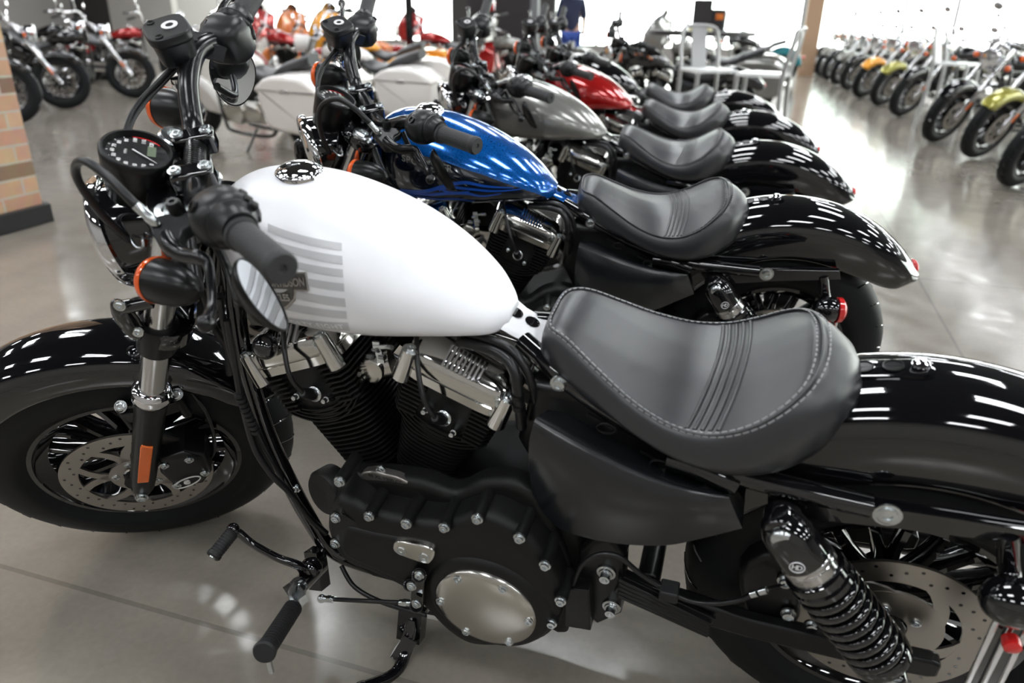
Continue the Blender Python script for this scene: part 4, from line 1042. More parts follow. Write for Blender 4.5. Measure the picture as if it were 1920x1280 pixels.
    b.build('inspection_screws', 'bolt', ic)
    dc = Vector((c_.x, -.209, c_.z+.002))
    b = MB(); b.lathe(dc, (0, -1, 0), [(-.006, .0895), (.002, .0905), (.006, .088), (.009, .078), (.0115, .055), (.013, .028), (.0135, 0)], 72); db = b.build('derby_cover', 'polish', prim, ang=60)
    for k in range(6):
        a = R(62+60*k); q = dc+Vector((.079*math.cos(a), -.008, .079*math.sin(a))); b = MB(); b.lathe(q, (0, -1, 0), [(0, .0085), (.0015, .0085), (.002, .0065), (.005, .0062), (.005, .003), (.003, .0028), (.003, 0)], 16); b.build('derby_screw', 'bolt', db)
    # ---------------- foot controls
    b = MB(); r0 = P(575, 1075, -.16); 
    b.bar(P(590, 1030, -.12), P(600, 1100, -.15), .03, .03); b.tube([P(600, 1060, -.13), P(575, 1085, -.19), P(560, 1098, -.225)], .017, 14, 4); b.ell(P(583, 1065, -.17), .022)
    mt = b.build('footpeg_mount', 'gloss', root, ang=40)
    b = MB(); b.ell(P(557, 1108, -.235), (.016, .02, .016)); b.bar(P(545, 1098, -.225), P(566, 1128, -.26), .026, .016); b.tube([P(552, 1100, -.24), P(548, 1120, -.26), P(556, 1132, -.27)], .007, 8, 3); b.build('peg_clevis', 'bolt', mt)
    g0, g1 = P(549, 1140, -.275), P(500, 1215, -.385); d = (g1-g0).normalized(); L = (g1-g0).length
    b = MB(); pr = [(-.004, 0), (-.004, .014)]
    for k in range(17): pr += [(L*k/17, .0165), (L*(k+.55)/17, .0165), (L*(k+.6)/17, .0140), (L*(k+.95)/17, .0140)]
    pr += [(L, .018), (L+.010, .0195), (L+.014, .017), (L+.014, 0)]; b.lathe(g0, d, pr, 24); pg = b.build('footpeg', 'rubber', root, ang=40)
    b = MB(); q = g1+Vector((0, -.003, -.012)); b.cyl(q, q+Vector((0, -.004, -.042)), .0048, n=12); b.build('feeler_bolt', 'bolt', pg)
    b = MB(); b.tube([P(572, 1075, -.19), P(560, 1060, -.205), P(520, 1045, -.215), P(475, 1020, -.215), P(450, 1000, -.215), P(438, 994, -.218)], [.012, .0085, .0075, .0075, .008, .009], 12, 5); b.ell(P(437, 992, -.22), .012)
    sh_ = b.build('shift_lever', 'gloss', root, ang=50)
    g0, g1 = P(434, 1000, -.232), P(404, 1037, -.272); d = (g1-g0).normalized(); L = (g1-g0).length; b = MB(); pr = [(-.004, 0), (-.004, .010)]
    for k in range(8): pr += [(L*k/8, .0125), (L*(k+.6)/8, .0125), (L*(k+.65)/8, .0112), (L*(k+.95)/8, .0112)]
    pr += [(L, .0135), (L+.006, .0135), (L+.008, .0115), (L+.008, 0)]; b.lathe(g0, d, pr, 20); sg = b.build('shift_peg', 'rubber', sh_, ang=40)
    b = MB(); b.lathe(g1+d*.008, d, [(0, .0065), (.002, .006), (.003, 0)], 14); b.build('peg_screw', 'bolt', sg)
    b = MB(); a_, c2 = P(603, 1122, -.19), P(780, 1131, -.205); b.cyl(a_, c2, .0042, n=12); lk = b.build('shift_linkage', 'cable', root)
    b = MB(); dv = (c2-a_).normalized()
    for q, s_ in ((a_, 1), (c2, -1)): b.ell(q, .0085); b.cyl(q, q+dv*s_*.036, .0062, n=12); b.cyl(q+dv*s_*.018, q+dv*s_*.028, .0075, n=6)
    b.build('rod_ends', 'bolt', lk)
    b = MB(); b.bar(P(786, 1075, -.212), P(782, 1135, -.205), .010, .024); b.cyl(P(786, 1078, -.19), P(786, 1078, -.222), .013); b.cyl(P(768, 1096, -.19), P(768, 1096, -.215), .011); b.cyl(P(781, 1135, -.18), P(781, 1135, -.212), .013); sl = b.build('shift_arm', 'gloss', root, bevel=.002)
    b = MB()
    for px, py in ((786, 1078), (772, 1098), (781, 1131)): b.bolt(P(px, py, -.222), (0, -1, .1), .0068, .008)
    b.build('shift_arm_bolts', 'bolt', sl)
    b = MB(); b.tube([P(640, 1060, -.12), P(665, 1100, -.14), P(720, 1130, -.15), P(800, 1153, -.165)], .0048, 10, 6); cb_ = b.build('neutral_wire', 'cable', root)
    b = MB(); b.cyl(P(805, 1153, -.165), P(832, 1158, -.17), .008, n=6); b.build('wire_fitting', 'bolt', cb_)
    # side stand
    b = MB(); k0, k1 = P(775, 1160, -.13), P(740, 1262, -.22); k2 = ML.inverted() @ Vector((k1.x-.050, -.33, .012))
    k2 = Vector((.655, 0, 0)); k2 = MLi @ Vector((.64, -.285, .016))
    b.bar(P(775, 1140, -.12), P(770, 1195, -.145), .03, .05); b.tube([k0, P(762, 1215, -.17), k1, k2], [.016, .014, .012, .013], 12, 5)
    b.bar(P(770, 1195, -.16), P(745, 1235, -.19), .016, .03); b.lathe(k2+(MLi.to_3x3() @ Vector((0, 0, -.016))), MLi.to_3x3() @ Vector((0, 0, 1)), [(0, .028), (.006, .028), (.012, .016), (.02, .012)], 20)
    b.build('side_stand', 'gloss', root, ang=40)
    # ---------------- exhaust on the far side
    b = MB(); b.tube([(.47, .10, .58), (.44, .13, .46), (.47, .15, .32), (.60, .16, .25), (.90, .165, .24), (1.10, .17, .25)], .021, 16, 6); b.tube([(.86, .10, .58), (.92, .15, .48), (.90, .165, .36), (.98, .17, .31), (1.10, .17, .33)], .021, 16, 6)
    b.tube([(1.08, .18, .25), (1.72, .19, .27)], .036, 24); b.tube([(1.08, .18, .34), (1.60, .19, .36)], .036, 24); b.build('exhaust', 'satin', root, ang=50)
    # ---------------- swing arm, brackets, belt guard
    b = MB()
    for s_ in (-1, 1):
        b.skin([[Vector((x, s_*y0-.012, z0-h)), Vector((x, s_*y0+.012, z0-h)), Vector((x, s_*y0+.012, z0+h)), Vector((x, s_*y0-.012, z0+h))] for x, y0, z0, h in ((1.03, .105, .33, .030), (1.12, .118, .322, .028), (1.30, .125, .310, .022), (1.45, .128, .312, .022), (1.56, .128, .318, .020), (1.575, .128, .318, .014))])
    b.tube([(1.13, -.10, .325), (1.13, .10, .325)], .02, 12)
    swa = b.build('swingarm', 'satin', root, bevel=.005)
    b = MB(); e0, e1 = P(1160, 1098, -.15), P(1330, 1178, -.15)
    for k in range(5): dz = Vector((0, 0, .018-.010*k)); b.bar(e0+dz, e1+dz*.75, .008, .007)
    b.bar(e0+Vector((0, .006, 0)), e1+Vector((0, .006, 0)), .006, .045); b.build('ribbed_guard', 'satin', swa, bevel=.001)
    b = MB(); q = PP([(1058, 1100), (1105, 1105), (1108, 1180), (1060, 1172)], -.165); b.pillow(q, -.11, -.168, .003)
    q2 = PP([(1085, 1030), (1110, 1012), (1145, 1008), (1170, 1040), (1165, 1150), (1120, 1170), (1085, 1140)], -.14); b.pillow(q2, -.09, -.142, .008); pb_ = b.build('pivot_bracket', 'satin', root, bevel=.001)
    b = MB()
    for px, py in ((1137, 1072), (1147, 1136), (1038, 1060)): b.lathe(P(px, py, -.143), (0, -1, 0), [(0, .016), (.003, .016), (.0035, .012), (.006, .011), (.0065, .0085), (.018, .0085), (.018, .005), (.014, 0)], 18)
    b.build('bracket_bolts', 'bolt', pb_)
    b = MB(); b.tube([P(1075, 1095, -.16), P(1090, 1060, -.165), P(1120, 1040, -.165), P(1160, 1043, -.16), P(1200, 1075, -.155), P(1240, 1100, -.15), P(1290, 1125, -.15), P(1340, 1131, -.15), P(1385, 1125, -.15), P(1412, 1113, -.15)], .0042, 10, 6)
    b.tube([P(1412, 1113, -.15), P(1440, 1103, -.14), P(1475, 1092, -.12)], .0028, 8, 4); bl_ = b.build('rear_brake_line', 'cable', root)
    b = MB(); b.cyl(P(1408, 1114, -.15), P(1420, 1111, -.15), .006); b.cyl(P(1424, 1109, -.15), P(1438, 1106, -.15), .006); b.build('line_fittings', 'bolt', bl_)
    b = MB(); c3 = P(1255, 1108, -.15); b.box(c3, (.03, .03, .022)); b.build('line_clip', 'rubber', bl_, bevel=.003)
    # rear caliper between disc and shock
    b = MB(); ol = PP([(1385, 1075), (1430, 1040), (1480, 1050), (1500, 1100), (1500, 1160), (1470, 1200), (1425, 1190), (1395, 1140)], -.11)
    b.pillow([(p.x, p.z) for p in catmull([Vector((x, 0, z)) for x, z in ol], 2, True)], -.06, -.112, .012); rc = b.build('rear_caliper', 'satin', root, ang=40)
    b = MB()
    for px, py in ((1472, 1088), (1522, 1172), (1478, 1150)): b.bolt(P(px, py, -.118), (0, -1, 0), .009, .012)
    b.tube([P(1548, 1172, -.12)+Vector((.012*math.cos(a), 0, .02*math.sin(a))) for a in [R(60+20*i) for i in range(9)]], .002, 6); b.build('caliper_bolts', 'bolt', rc)
    # ---------------- mudguard struts, shocks, rear signals
    for s_ in (-1, 1):
        def Q(px, py, y): q = P(px, py, -abs(y)); return Vector((q.x, q.y*s_, q.z))
        b = MB(); up1 = [Q(1440, 918, .120), Q(1520, 926, .122), Q(1600, 936, .123), Q(1700, 950, .124), Q(1800, 965, .124), Q(1900, 982, .124), Q(1960, 992, .124)]
        dn1 = [Q(1440, 960, .120), Q(1520, 966, .122), Q(1600, 975, .123), Q(1700, 985, .124), Q(1800, 998, .124), Q(1900, 1010, .124), Q(1960, 1018, .124)]
        yy = Vector((0, s_*.0, 0)); o_ = Vector((0, -.012 if s_ > 0 else .012, 0))
        b.skin([[u, u+o_*.6+Vector((0, 0, -.002)), d_+o_*.6, d_, d_-o_, u-o_] for u, d_ in zip(up1, dn1)])
        stt = b.build('fender_strut', 'gloss', root, ang=40)
        b = MB(); b.bolt(Q(1664, 965, .130), (0, -s_, 0), .014, .007); b.build('strut_bolt', 'bolt', stt)
        b = MB(); b.tube([Q(1255, 858, .112), Q(1300, 872, .118), Q(1345, 890, .122), Q(1380, 905, .122)], .019, 16, 5); b.build('frame_sleeve', 'gloss', root, ang=50)
        # shock absorber
        t0, t1 = Q(1467, 988, .160), Q(1672, 1256, .160); ax = (t1-t0).normalized(); L = (t1-t0).length; Yo = Vector((0, -s_, 0))
        b = MB(); b.lathe(t0-Yo*.028, Yo, [(0, .020), (.002, .026), (.040, .026), (.044, .022), (.046, 0)], 28)
        b.lathe(t0+ax*.006, ax, [(-.022, 0), (-.022, .024), (-.008, .033), (.020, .037), (.050, .038), (.058, .038)], 28)
        b.lathe(t0, ax, [(.082, .038), (.086, .0445), (.098, .0445), (.100, .041), (.104, .0455), (.112, .0455), (.116, .038), (.13, .024), (L-.03, .020), (L-.03, 0)], 32)
        b.lathe(t0+ax*(L-.052), ax, [(0, .045), (.004, .047), (.018, .046), (.026, .036), (.034, .024), (.036, 0)], 28)
        b.lathe(t1-Yo*.025, Yo, [(0, .020), (.045, .020), (.05, .016), (.05, 0)], 24); shk = b.build('shock_absorber', 'gloss', root, ang=45)
        b = MB(); b.lathe(t0, ax, [(.058, .038), (.060, .0390), (.066, .0390), (.067, .0382), (.068, .0390), (.084, .0390), (.085, .037)], 32); b.build('collar_band', 'tube', shk)
        b = MB(); b.helix(t0+ax*.118, t0+ax*(L-.044), .0400, .0068, 8.2, 10, 26); b.build('coil_spring', 'gloss', shk, ang=70)
        b = MB(); b.lathe(t0+Yo*.020, Yo, [(-.004, .017), (.002, .0175), (.006, .0165), (.010, .012), (.011, 0)], 24); b.lathe(t1+Yo*.022, Yo, [(0, .016), (.008, .016), (.010, .012), (.022, .012), (.023, 0)], 6); b.build('shock_bolts', 'bolt', shk)
        mk = t0+ax*.040+Yo*.0385
        b = MB(); X1 = (ax-Yo*ax.dot(Yo)).normalized(); Z1 = X1.cross(Yo)
        if Z1.x < 0: Z1 = -Z1
        UX = Vector((1, 0, 0)); UZ = Vector((0, 0, 1))
        b.tube([mk+UX*.0098*math.cos(2*PI*k/24)+UZ*.0098*math.sin(2*PI*k/24) for k in range(24)], .0008, 6, 0, True)
        put_text(b, 'HD', lambda u, v: mk+Yo*.0006+UX*u*(1 if s_ > 0 else -1)+UZ*v, .0125, .0003, .8, .85); b.build('shock_mark', 'letter', shk, label='round white HD mark')
        # rear turn signal on its bracket
        b = MB(); q0 = Q(1890, 1000, .125); rs = Vector((q0.x+.02, -.16*s_, q0.z-.075)); b.tube([q0, q0+Vector((.012, 0, -.04)), rs+Vector((0, .03*s_, .01)), rs], .014, 14, 4); b.ell(rs+Vector((.0, -.01*s_, 0)), (.042, .034, .034)); sg = b.build('rear_turn_signal', 'gloss', root, ang=60)
        b = MB(); b.lathe(rs+Vector((.02, -.01*s_, 0)), (1, 0, 0), [(0, .034), (.012, .033), (.020, .024), (.024, 0)], 24); b.build('signal_lens', 'red', sg)
    # side-mounted plate holder with red reflector
    b = MB(); a0, a1 = P(1888, 1120, -.175), P(1800, 1310, -.175); dv = (a1-a0).normalized(); 
    side = Vector((.80, .1, .0)); side = (side-dv*side.dot(dv)).normalized()
    for k in (0, 1, 2): b.bar(a0+side*.020*k, a1+side*.020*k, .006, .008)
    b.bar(a0+side*.02, a0+side*.02+dv*.012, .05, .012)
    ph = b.build('plate_holder', 'chrome', root, bevel=.002)
    b = MB(); b.bar(a0+side*.02+Vector((0, .006, 0)), a1+side*.02+Vector((0, .006, 0)), .006, .035); b.build('plate_backing', 'gloss', ph)
    b = MB(); q = P(1897, 1208, -.19); b.lathe(q, (0, -1, .0), [(-.01, .011), (0, .012), (.006, .011), (.008, .007), (.009, 0)], 18); b.build('side_reflector', 'red', ph, label='round red side reflector')
    # tail lamp end of the mudguard
    b = MB(); q = Vector((1.505+.438*math.cos(R(37)), 0, .322+.438*math.sin(R(37)))); b.ell(q, (.010, .03, .016)); b.build('tail_lamp', 'red', root)
ROOT, TANK = make_bike('matte white tank and grey striped motorcycle with solo seat, nearest of the row')
make_bike2(ROOT, TANK)
# ------------------------------------------------------------------ the rest of the near row: copies of the same machine
index_children()
def place(o, x, y, ang, lean=LEAN):
    o.location = (x, y, 0); o.rotation_euler = (lean, 0, ang)
ROW = [('blue', (-.180, .757, R(11.0)), 'metallic blue tank with flames motorcycle, second of the near row'),
       ('silver', (-.26, 1.97, R(4.0)), 'silver grey tank motorcycle between the blue and the red one'),
       ('darkred', (-.33, 3.14, R(1)), 'glossy red tank motorcycle behind the silver grey one'),
       ('gloss', (-.49, 4.22, R(5)), 'all black motorcycle with low solo seat behind the red tank one'),
       ('gloss2', (-.62, 7.2, R(7)), 'black tank motorcycle at the far end of the near row, beside the tall table')]
M['gloss2'] = mat('deep_black_paint', (.006, .005, .005), .10, coat=1)
row_tanks = []
for k, pl_, lb in ROW:
    sw = {'white_paint': M[k], 'seat_thread': M['vinyl']}
    if k != 'blue': sw['matte'] = None
    sw = {a: c for a, c in sw.items() if c}
    o = copy_tree(ROOT, None, sw); o['label'] = lb; place(o, *pl_); row_tanks.append([c for c in COL.objects if c.parent == o and c.name.startswith('fuel_tank')][0])
dress_white(TANK)
# blue machine: dark side panel, flame scrolls, pale lettering
def blue_patch(pts_ol, h, mt, nm, par):
    b = MB(); rings = []
    c = sum((Vector(p) for p in pts_ol), Vector((0, 0)))/len(pts_ol)
    for k in (1, .8, .6, .4, .2, .02): rings.append([tank_at(*(c+(Vector(p)-c)*k), h) for p in pts_ol])
    b.skin(rings, True, False, False); return b.build(nm, mt, par, ang=70)
bt = row_tanks[0]
TOPZ = [(.42, .90), (.50, .90), (.60, .880), (.70, .848), (.78, .812), (.83, .785), (.852, .768)]
b = MB(); rows = []
for i in range(41):
    x = .42+.43*i/40; hi = interp(TOPZ, x); lo = interp(TZB, x)+.007; rows.append([tank_xz(x, hi+(lo-hi)*j/10, .0007) for j in range(11)])
b.skin(rows, False, False, False); b.build('side_panel', 'blackpanel', bt, ang=70, label='dark side panel')
b = MB()
def ribbon(pts, w_):
    pts = catmull([Vector((a, c, 0)) for a, c in pts], 6); n = len(pts); r = []
    for i, p in enumerate(pts):
        d = (pts[min(i+1, n-1)]-pts[max(i-1, 0)]).normalized(); q = Vector((-d.y, d.x, 0)); t = i/(n-1); w2 = w_*math.sin(PI*min(1, .25+.75*t))**.8+.0008
        r.append([tank_xz((p+q*w2).x, (p+q*w2).y, .0013), tank_xz((p-q*w2).x, (p-q*w2).y, .0013)])
    b.skin(r, False, False, False)
for pts, w_ in (([(.47, .792), (.54, .800), (.60, .822), (.65, .832), (.70, .822), (.77, .812)], .004), ([(.46, .785), (.54, .790), (.60, .800), (.65, .803), (.69, .795), (.74, .800)], .0035), ([(.48, .779), (.56, .778), (.62, .784), (.67, .778)], .003),
                ([(.58, .808), (.61, .818), (.66, .815), (.72, .808), (.79, .806)], .0028), ([(.61, .822), (.59, .812), (.61, .804), (.66, .808)], .0026)): ribbon(pts, w_)
b.build('flame_scrolls', 'navy', bt, ang=70, label='blue flame scrolls')
b = MB(); put_text(b, 'SPORTSTER', lambda u, v: tank_xz(.55+u, .872+v-.12*u, .0014), .022, .0004, 1.1, 1.1); b.build('model_lettering', 'silver', bt)
def thumb(v): pass
# silver machine: dark grey lower panel
M['panelgrey'] = mat('dark_grey_panel', (.10, .098, .09), .3, coat=.5)
stp = row_tanks[1]; b = MB(); rows = []
for i in range(24):
    x = .43+.22*i/23; rows.append([tank_xz(x, .882-.010*i/23+(.776-.882)*j/8, .0007) for j in range(9)])
b.skin(rows, False, False, False); b.build('side_panel', 'panelgrey', stp, ang=70)
row_tanks[4]; b = MB(); tank_text(b, 'SPORTSTER', (.60, .165), .030, .05, .0014, .0004, 1.1, 1.1); b.build('model_lettering', 'orange', row_tanks[4])

# ------------------------------------------------------------------ cruisers and tourers of the other rows
def cruiser(label, grp, T=None, tourer=False, c='gloss'):
    root = thing('motorcycle', label, 'motorcycle', (0, 0, 0), (R(7), 0, 0), grp)
    WB = 1.62; T = Matrix.Translation((-.14, 0, 0)) @ Matrix.Rotation(R(24), 4, Vector((.53, 0, .85))) @ Matrix.Translation((.14, 0, 0))
    fm = 'chrome'; d = Vector((.53, 0, .848)).normalized()
    def wheel(nm, c_, TT, w_):
        wh = make_wheel(root, nm, c_, TT, .33, w_, .225, spin=.2)
        return wh
    wheel('front_wheel', (0, .33), T, .055 if not tourer else .062); wheel('rear_wheel', (WB, .33), None, .075)
    sec = smoothtab([(0, .362), (.035, .358), (.062, .345), (.072, .32), (.073, .28 if not tourer else .22)], 3)
    fender_mesh(T, (0, .33), R(140 if not tourer else 175), R(35 if not tourer else -12), sec, 30, .1, .1).build('front_fender', c, root, ang=60)
    sec = smoothtab([(0, .40), (.05, .39), (.088, .365), (.095, .32), (.095, .25)], 3)
    fender_mesh(None, (WB, .33), R(140), R(5), sec, 30, .02, .15).build('rear_fender', c, root, ang=60)
    for s_ in (-1, 1):
        b = MB(T); p0 = Vector((0, s_*.095, .33)); b.lathe(p0-d*.04, d, [(0, .02), (.03, .030), (.34, .031), (.35, .036), (.37, .034), (.372, .024), (.82, .024)], 20)
        b.build('fork_leg', fm, root, ang=50)
        b = MB(T); b.bar(p0+d*.10+Vector((0, s_*.033, 0)), p0+d*.19+Vector((0, s_*.033, 0)), .004, .022); b.build('fork_reflector', 'reflector', root)
        b = MB(T); g0, g1 = Vector((.60, s_*.30, 1.10)), Vector((.72, s_*.42, 1.08)); b.cyl(g0, g1, .019); b.build('grip', 'grip', root)
        b = MB(T); q = Vector((.53, s_*.27, 1.12)); b.tube([q, q+Vector((0, s_*.04, .08)), q+Vector((.0, s_*.08, .13))], .006, 8, 4); b.ell(q+Vector((0, s_*.10, .15)), (.012, .062, .042)); b.build('mirror', 'chrome', root)
        b = MB(T); q = Vector((.30, s_*.19, .86)); b.ell(q, (.04, .032, .032)); b.bar(q, q+Vector((.08, -s_*.08, .04)), .015, .015); ts = b.build('turn_signal', 'gloss', root, ang=60)
        b = MB(T); b.lathe(q+Vector((-.018, 0, 0)), (-1, 0, 0), [(0, .029), (.018, .026), (.026, .012), (.028, 0)], 16); b.build('signal_lens', 'amber', ts)
    b = MB(T)
    for h_ in (.52, .76): q = Vector((.03, 0, .33))+d*h_; b.box(q, (.07, .25, .035), (Vector((d.z, 0, -d.x)), Vector((0, 1, 0)), d))
    b.build('triple_clamp', fm, root, bevel=.008)
    b = MB(T); b.tube([(.72, -.42, 1.08), (.60, -.32, 1.10), (.53, -.26, 1.12), (.50, -.14, 1.11), (.48, -.05, 1.03), (.48, .05, 1.03), (.50, .14, 1.11), (.53, .26, 1.12), (.60, .32, 1.10), (.72, .42, 1.08)], .0135, 12, 5); b.build('handlebar', 'chrome', root, ang=60)
    hc = Vector((.27, 0, .90)); b = MB(T); b.lathe(hc+Vector((-.06, 0, 0)), (-1, 0, 0), [(-.16, 0), (-.15, .04), (-.10, .085), (0, .095), (.015, .10), (.02, .09)], 32); hl = b.build('headlight', fm if not tourer else c, root, ang=50)
    b = MB(T); b.lathe(hc+Vector((-.066, 0, 0)), (-1, 0, 0), [(0, .088), (.012, .06), (.016, .02), (.017, 0)], 28); b.build('lens', 'mirror', hl)
    # body
    b = MB(); rows = []
    for t in [i/24 for i in range(25)]:
        x = .52+.56*t; zt = .80+.14*math.sin(PI*min(1, .16+t*.84))**.8*(1-.45*t); w_ = .155*math.sin(PI*min(1, .10+t*.80))**.6*(1-.25*t); zb = .76-.03*t
        rows.append([(x, w_*math.cos(a), zb+(zt-zb)*(.45+.55*math.sin(a) if math.sin(a) > 0 else .45+.45*math.sin(a))) for a in [2*PI*k/28 for k in range(28)]])
    b.skin(rows); tk = b.build('fuel_tank', c, root, ang=70)
    b = MB(); b.lathe((.72, 0, .925), (0, 0, 1), [(0, .035), (.012, .033), (.018, .02), (.019, 0)], 24); b.build('fuel_cap', 'chrome', tk)
    b = MB(); rows = []
    L_ = .62 if not tourer else .72
    for t in [i/22 for i in range(23)]:
        x = 1.02+L_*t; w_ = .06+.10*math.sin(PI*min(1, t*1.1))**.7 if t < .97 else .07; z = .76-.06*math.sin(PI*min(1, t/.62))+(.09 if not tourer else .10)*max(0, t-.5)*2
        rows.append([(x, w_*math.cos(a), z+.05*math.copysign(abs(math.sin(a))**.7, math.sin(a))-.03) for a in [2*PI*k/24 for k in range(24)]])
    b.skin(rows); b.build('seat', 'vinyl', root, ang=70)
    b = MB(); cr = Vector((.80, 0, .36)); b.lathe(cr+Vector((0, -.15, 0)), (0, 1, 0), [(0, .10), (.02, .125), (.28, .125), (.30, .10)], 40); b.box((.97, 0, .36), (.30, .24, .20)); b.box((.66, 0, .33), (.14, .22, .16)); b.build('crankcase', 'engine' if not tourer else 'polish', root, bevel=.02)
    for sg in (-1, 1):
        an = R(22.5)*sg; a = Vector((math.sin(an), 0, math.cos(an))); t = Vector((a.z, 0, -a.x)); b = MB()
        for k in range(11): b.box(cr+a*(.13+.018*k), (.135+.004*k, .16, .007), (t, Vector((0, 1, 0)), a))
        b.lathe(cr+a*.1, a, [(0, .055), (.22, .055)], 24); cy = b.build('cylinder', 'engine' if sg > 0 or not tourer else 'engine', root)
        b = MB(); b.box(cr+a*.355, (.17, .17, .06), (t, Vector((0, 1, 0)), a)); b.build('rocker_cover', 'rocker', root, bevel=.018)
    b = MB(); b.lathe((.83, -.155, .36), (0, -1, 0), [(0, .105), (.02, .10), (.028, .07), (.03, 0)], 36); b.ell((1.02, -.14, .36), (.12, .03, .09)); b.build('primary_cover', 'chrome' if not tourer else 'polish', root, ang=50)
    b = MB(); b.lathe((.82, .12, .62), (0, 1, 0), [(0, .05), (.03, .09), (.07, .09), (.08, .06), (.081, 0)], 32); b.build('air_cleaner', 'chrome', root)
    for z0, x1 in ((.28, 1.95), (.38, 1.80)):
        b = MB(); b.tube([(.72, .11, .60), (.68, .16, .48), (.74, .18, z0+.05), (.90, .19, z0), (1.2, .19, z0), (x1, .20, z0+.03)], [.022, .022, .024, .03, .04, .042], 16, 5); b.build('exhaust', 'chrome', root, ang=60)
    b = MB()
    for s_ in (-1, 1):
        b.tube([(.53, s_*.03, .84), (.56, s_*.08, .55), (.62, s_*.12, .25), (.72, s_*.12, .17), (1.2, s_*.12, .17), (1.25, s_*.12, .35), (1.20, s_*.11, .68)], .017, 12, 5)
        b.tube([(1.22, s_*.12, .33), (WB, s_*.125, .33)], .022, 12); b.tube([(1.25, s_*.12, .60), (1.5, s_*.125, .33)], .032, 14)
    b.tube([(.52, 0, .92), (.55, 0, .74), (.9, 0, .72), (1.2, 0, .68)], .025, 12, 5); b.build('frame', 'gloss', root, ang=50)
    b = MB(); b.tube([(1.02, -.12, .22), (.98, -.26, .03)], .012, 10); b.build('side_stand', 'gloss', root)
    if tourer:
        for s_ in (-1, 1):
            b = MB(); ol = [(1.38, .44), (1.46, .30), (1.92, .28), (2.02, .40), (2.05, .56), (1.98, .66), (1.42, .68), (1.36, .60)]
            b.pillow([(p.x, p.y) for p in catmull([Vector((x, z, 0)) for x, z in ol], 3, True)], s_*.12, s_*.36, .05); sb = b.build('saddlebag', c, root, ang=50)
            b = MB(); ol = [(1.36, .60), (1.40, .68), (1.55, .74), (1.85, .74), (1.99, .68), (2.045, .60)]; b.pillow([(p.x, p.y) for p in catmull([Vector((x, z, 0)) for x, z in ol], 2, True)], s_*.125, s_*.365, .035); b.build('saddlebag_lid', c, sb, ang=50)
            b = MB(); b.box((1.70, s_*.362, .63), (.10, .012, .03)); b.build('latch', 'chrome', sb, bevel=.003)
        b = MB(); ol = []
        rows = []
        for k in range(13):
            y = -.34+.68*k/12; f_ = 1-(abs(y)/.34)**2.2
            rows.append([(.36-.22*f_, y, .80-.04*f_), (.28-.20*f_, y, .90), (.30-.20*f_, y, 1.02), (.37-.16*f_, y, 1.10+.08*f_), (.42-.14*f_, y, 1.12+.12*f_), (.44-.12*f_, y, 1.08+.10*f_), (.40-.10*f_, y, .95), (.42-.10*f_, y, .82)])
        b.skin(rows); fa = b.build('fairing', c, root, ang=60)
        b = MB(); rows = []
        for k in range(11):
            y = -.22+.44*k/10; f_ = 1-(abs(y)/.22)**2; rows.append([(.30-.05*f_+.02, y, 1.16+.04*f_), (.38, y*.85, 1.24+.09*f_), (.385, y*.85, 1.24+.09*f_), (.31-.05*f_+.02, y, 1.16+.04*f_)])
        b.skin(rows); b.build('windscreen', 'blackpanel', fa, ang=60)
        b = MB()
        for s_ in (-1, 1): b.ell((2.03, s_*.22, .50), (.02, .05, .04))
        b.build('tail_lamp', 'red', root)
    else:
        b = MB(); b.ell((WB+.40, 0, .52), (.03, .045, .035)); b.build('tail_lamp', 'red', root)
    return root
proto = cruiser('black motorcycle with chrome forks at the near end of the right-hand row', 'motorcycles in the right-hand row')
index_children()
def put(src, px, py, ang, label, grp, swap=None, first=False, lean=7, flip=False):
    o = src if first else copy_tree(src, None, swap)
    g = G(px, py); o.location = (g.x, g.y, 0); o.rotation_euler = (R(lean), 0, ang); o['label'] = label
    if grp: o['group'] = grp
    return o
GR = 'motorcycles in the right-hand row'
# the front wheel of each stands on the given floor point
RR = [(1905, 352, 'gloss', 'black', 'black front fender motorcycle at the right picture edge, nearest of the right-hand row', None),
      (1832, 298, 'chartreuse', '', 'gold-green fender motorcycle in the right-hand row, second nearest', None),
      (1757, 268, 'gloss', '', 'black motorcycle just left of the gold-green fender one, right-hand row', {'fork_tube_steel': 1}),
      (1690, 219, 'gloss', '', 'black motorcycle behind the right-hand metal chair frame', None),
      (1652, 199, 'chartreuse', '', 'small gold-green fender motorcycle left of the metal chair frame', None),
      (1617, 184, 'yellow', '', 'yellow fender motorcycle halfway down the right-hand row', None),
      (1592, 169, 'gloss', '', 'black motorcycle just beyond the yellow fender one', None),
      (1573, 160, 'silver', '', 'grey fender motorcycle second beyond the yellow fender one', None),
      (1556, 151, 'gloss', '', 'black motorcycle third from the far end of the right-hand row', None),
      (1543, 144, 'silver', '', 'grey fender motorcycle second from the far end of the right-hand row', None),
      (1531, 139, 'gloss', '', 'black motorcycle at the far end of the right-hand row', None)]
for i, (px, py, c, _, lb, _2) in enumerate(RR):
    sw = {'gloss_black': M[c]} if c != 'gloss' else None
    o = proto if i == 0 else copy_tree(proto)
    put(o, px, py, R(24), lb, GR, first=True)
    if c != 'gloss':
        for ch in [q for q in COL.objects if q.parent == o and q.name.split('.')[0] in ('front_fender', 'fuel_tank', 'rear_fender')]:
            ch.data = ch.data.copy(); ch.data.materials[0] = M[c]
def recolor(o, c, names=('front_fender', 'fuel_tank', 'rear_fender')):
    for ch in [q for q in COL.objects if q.parent == o and q.name.split('.')[0] in names]:
        ch.data = ch.data.copy(); ch.data.materials[0] = M[c]
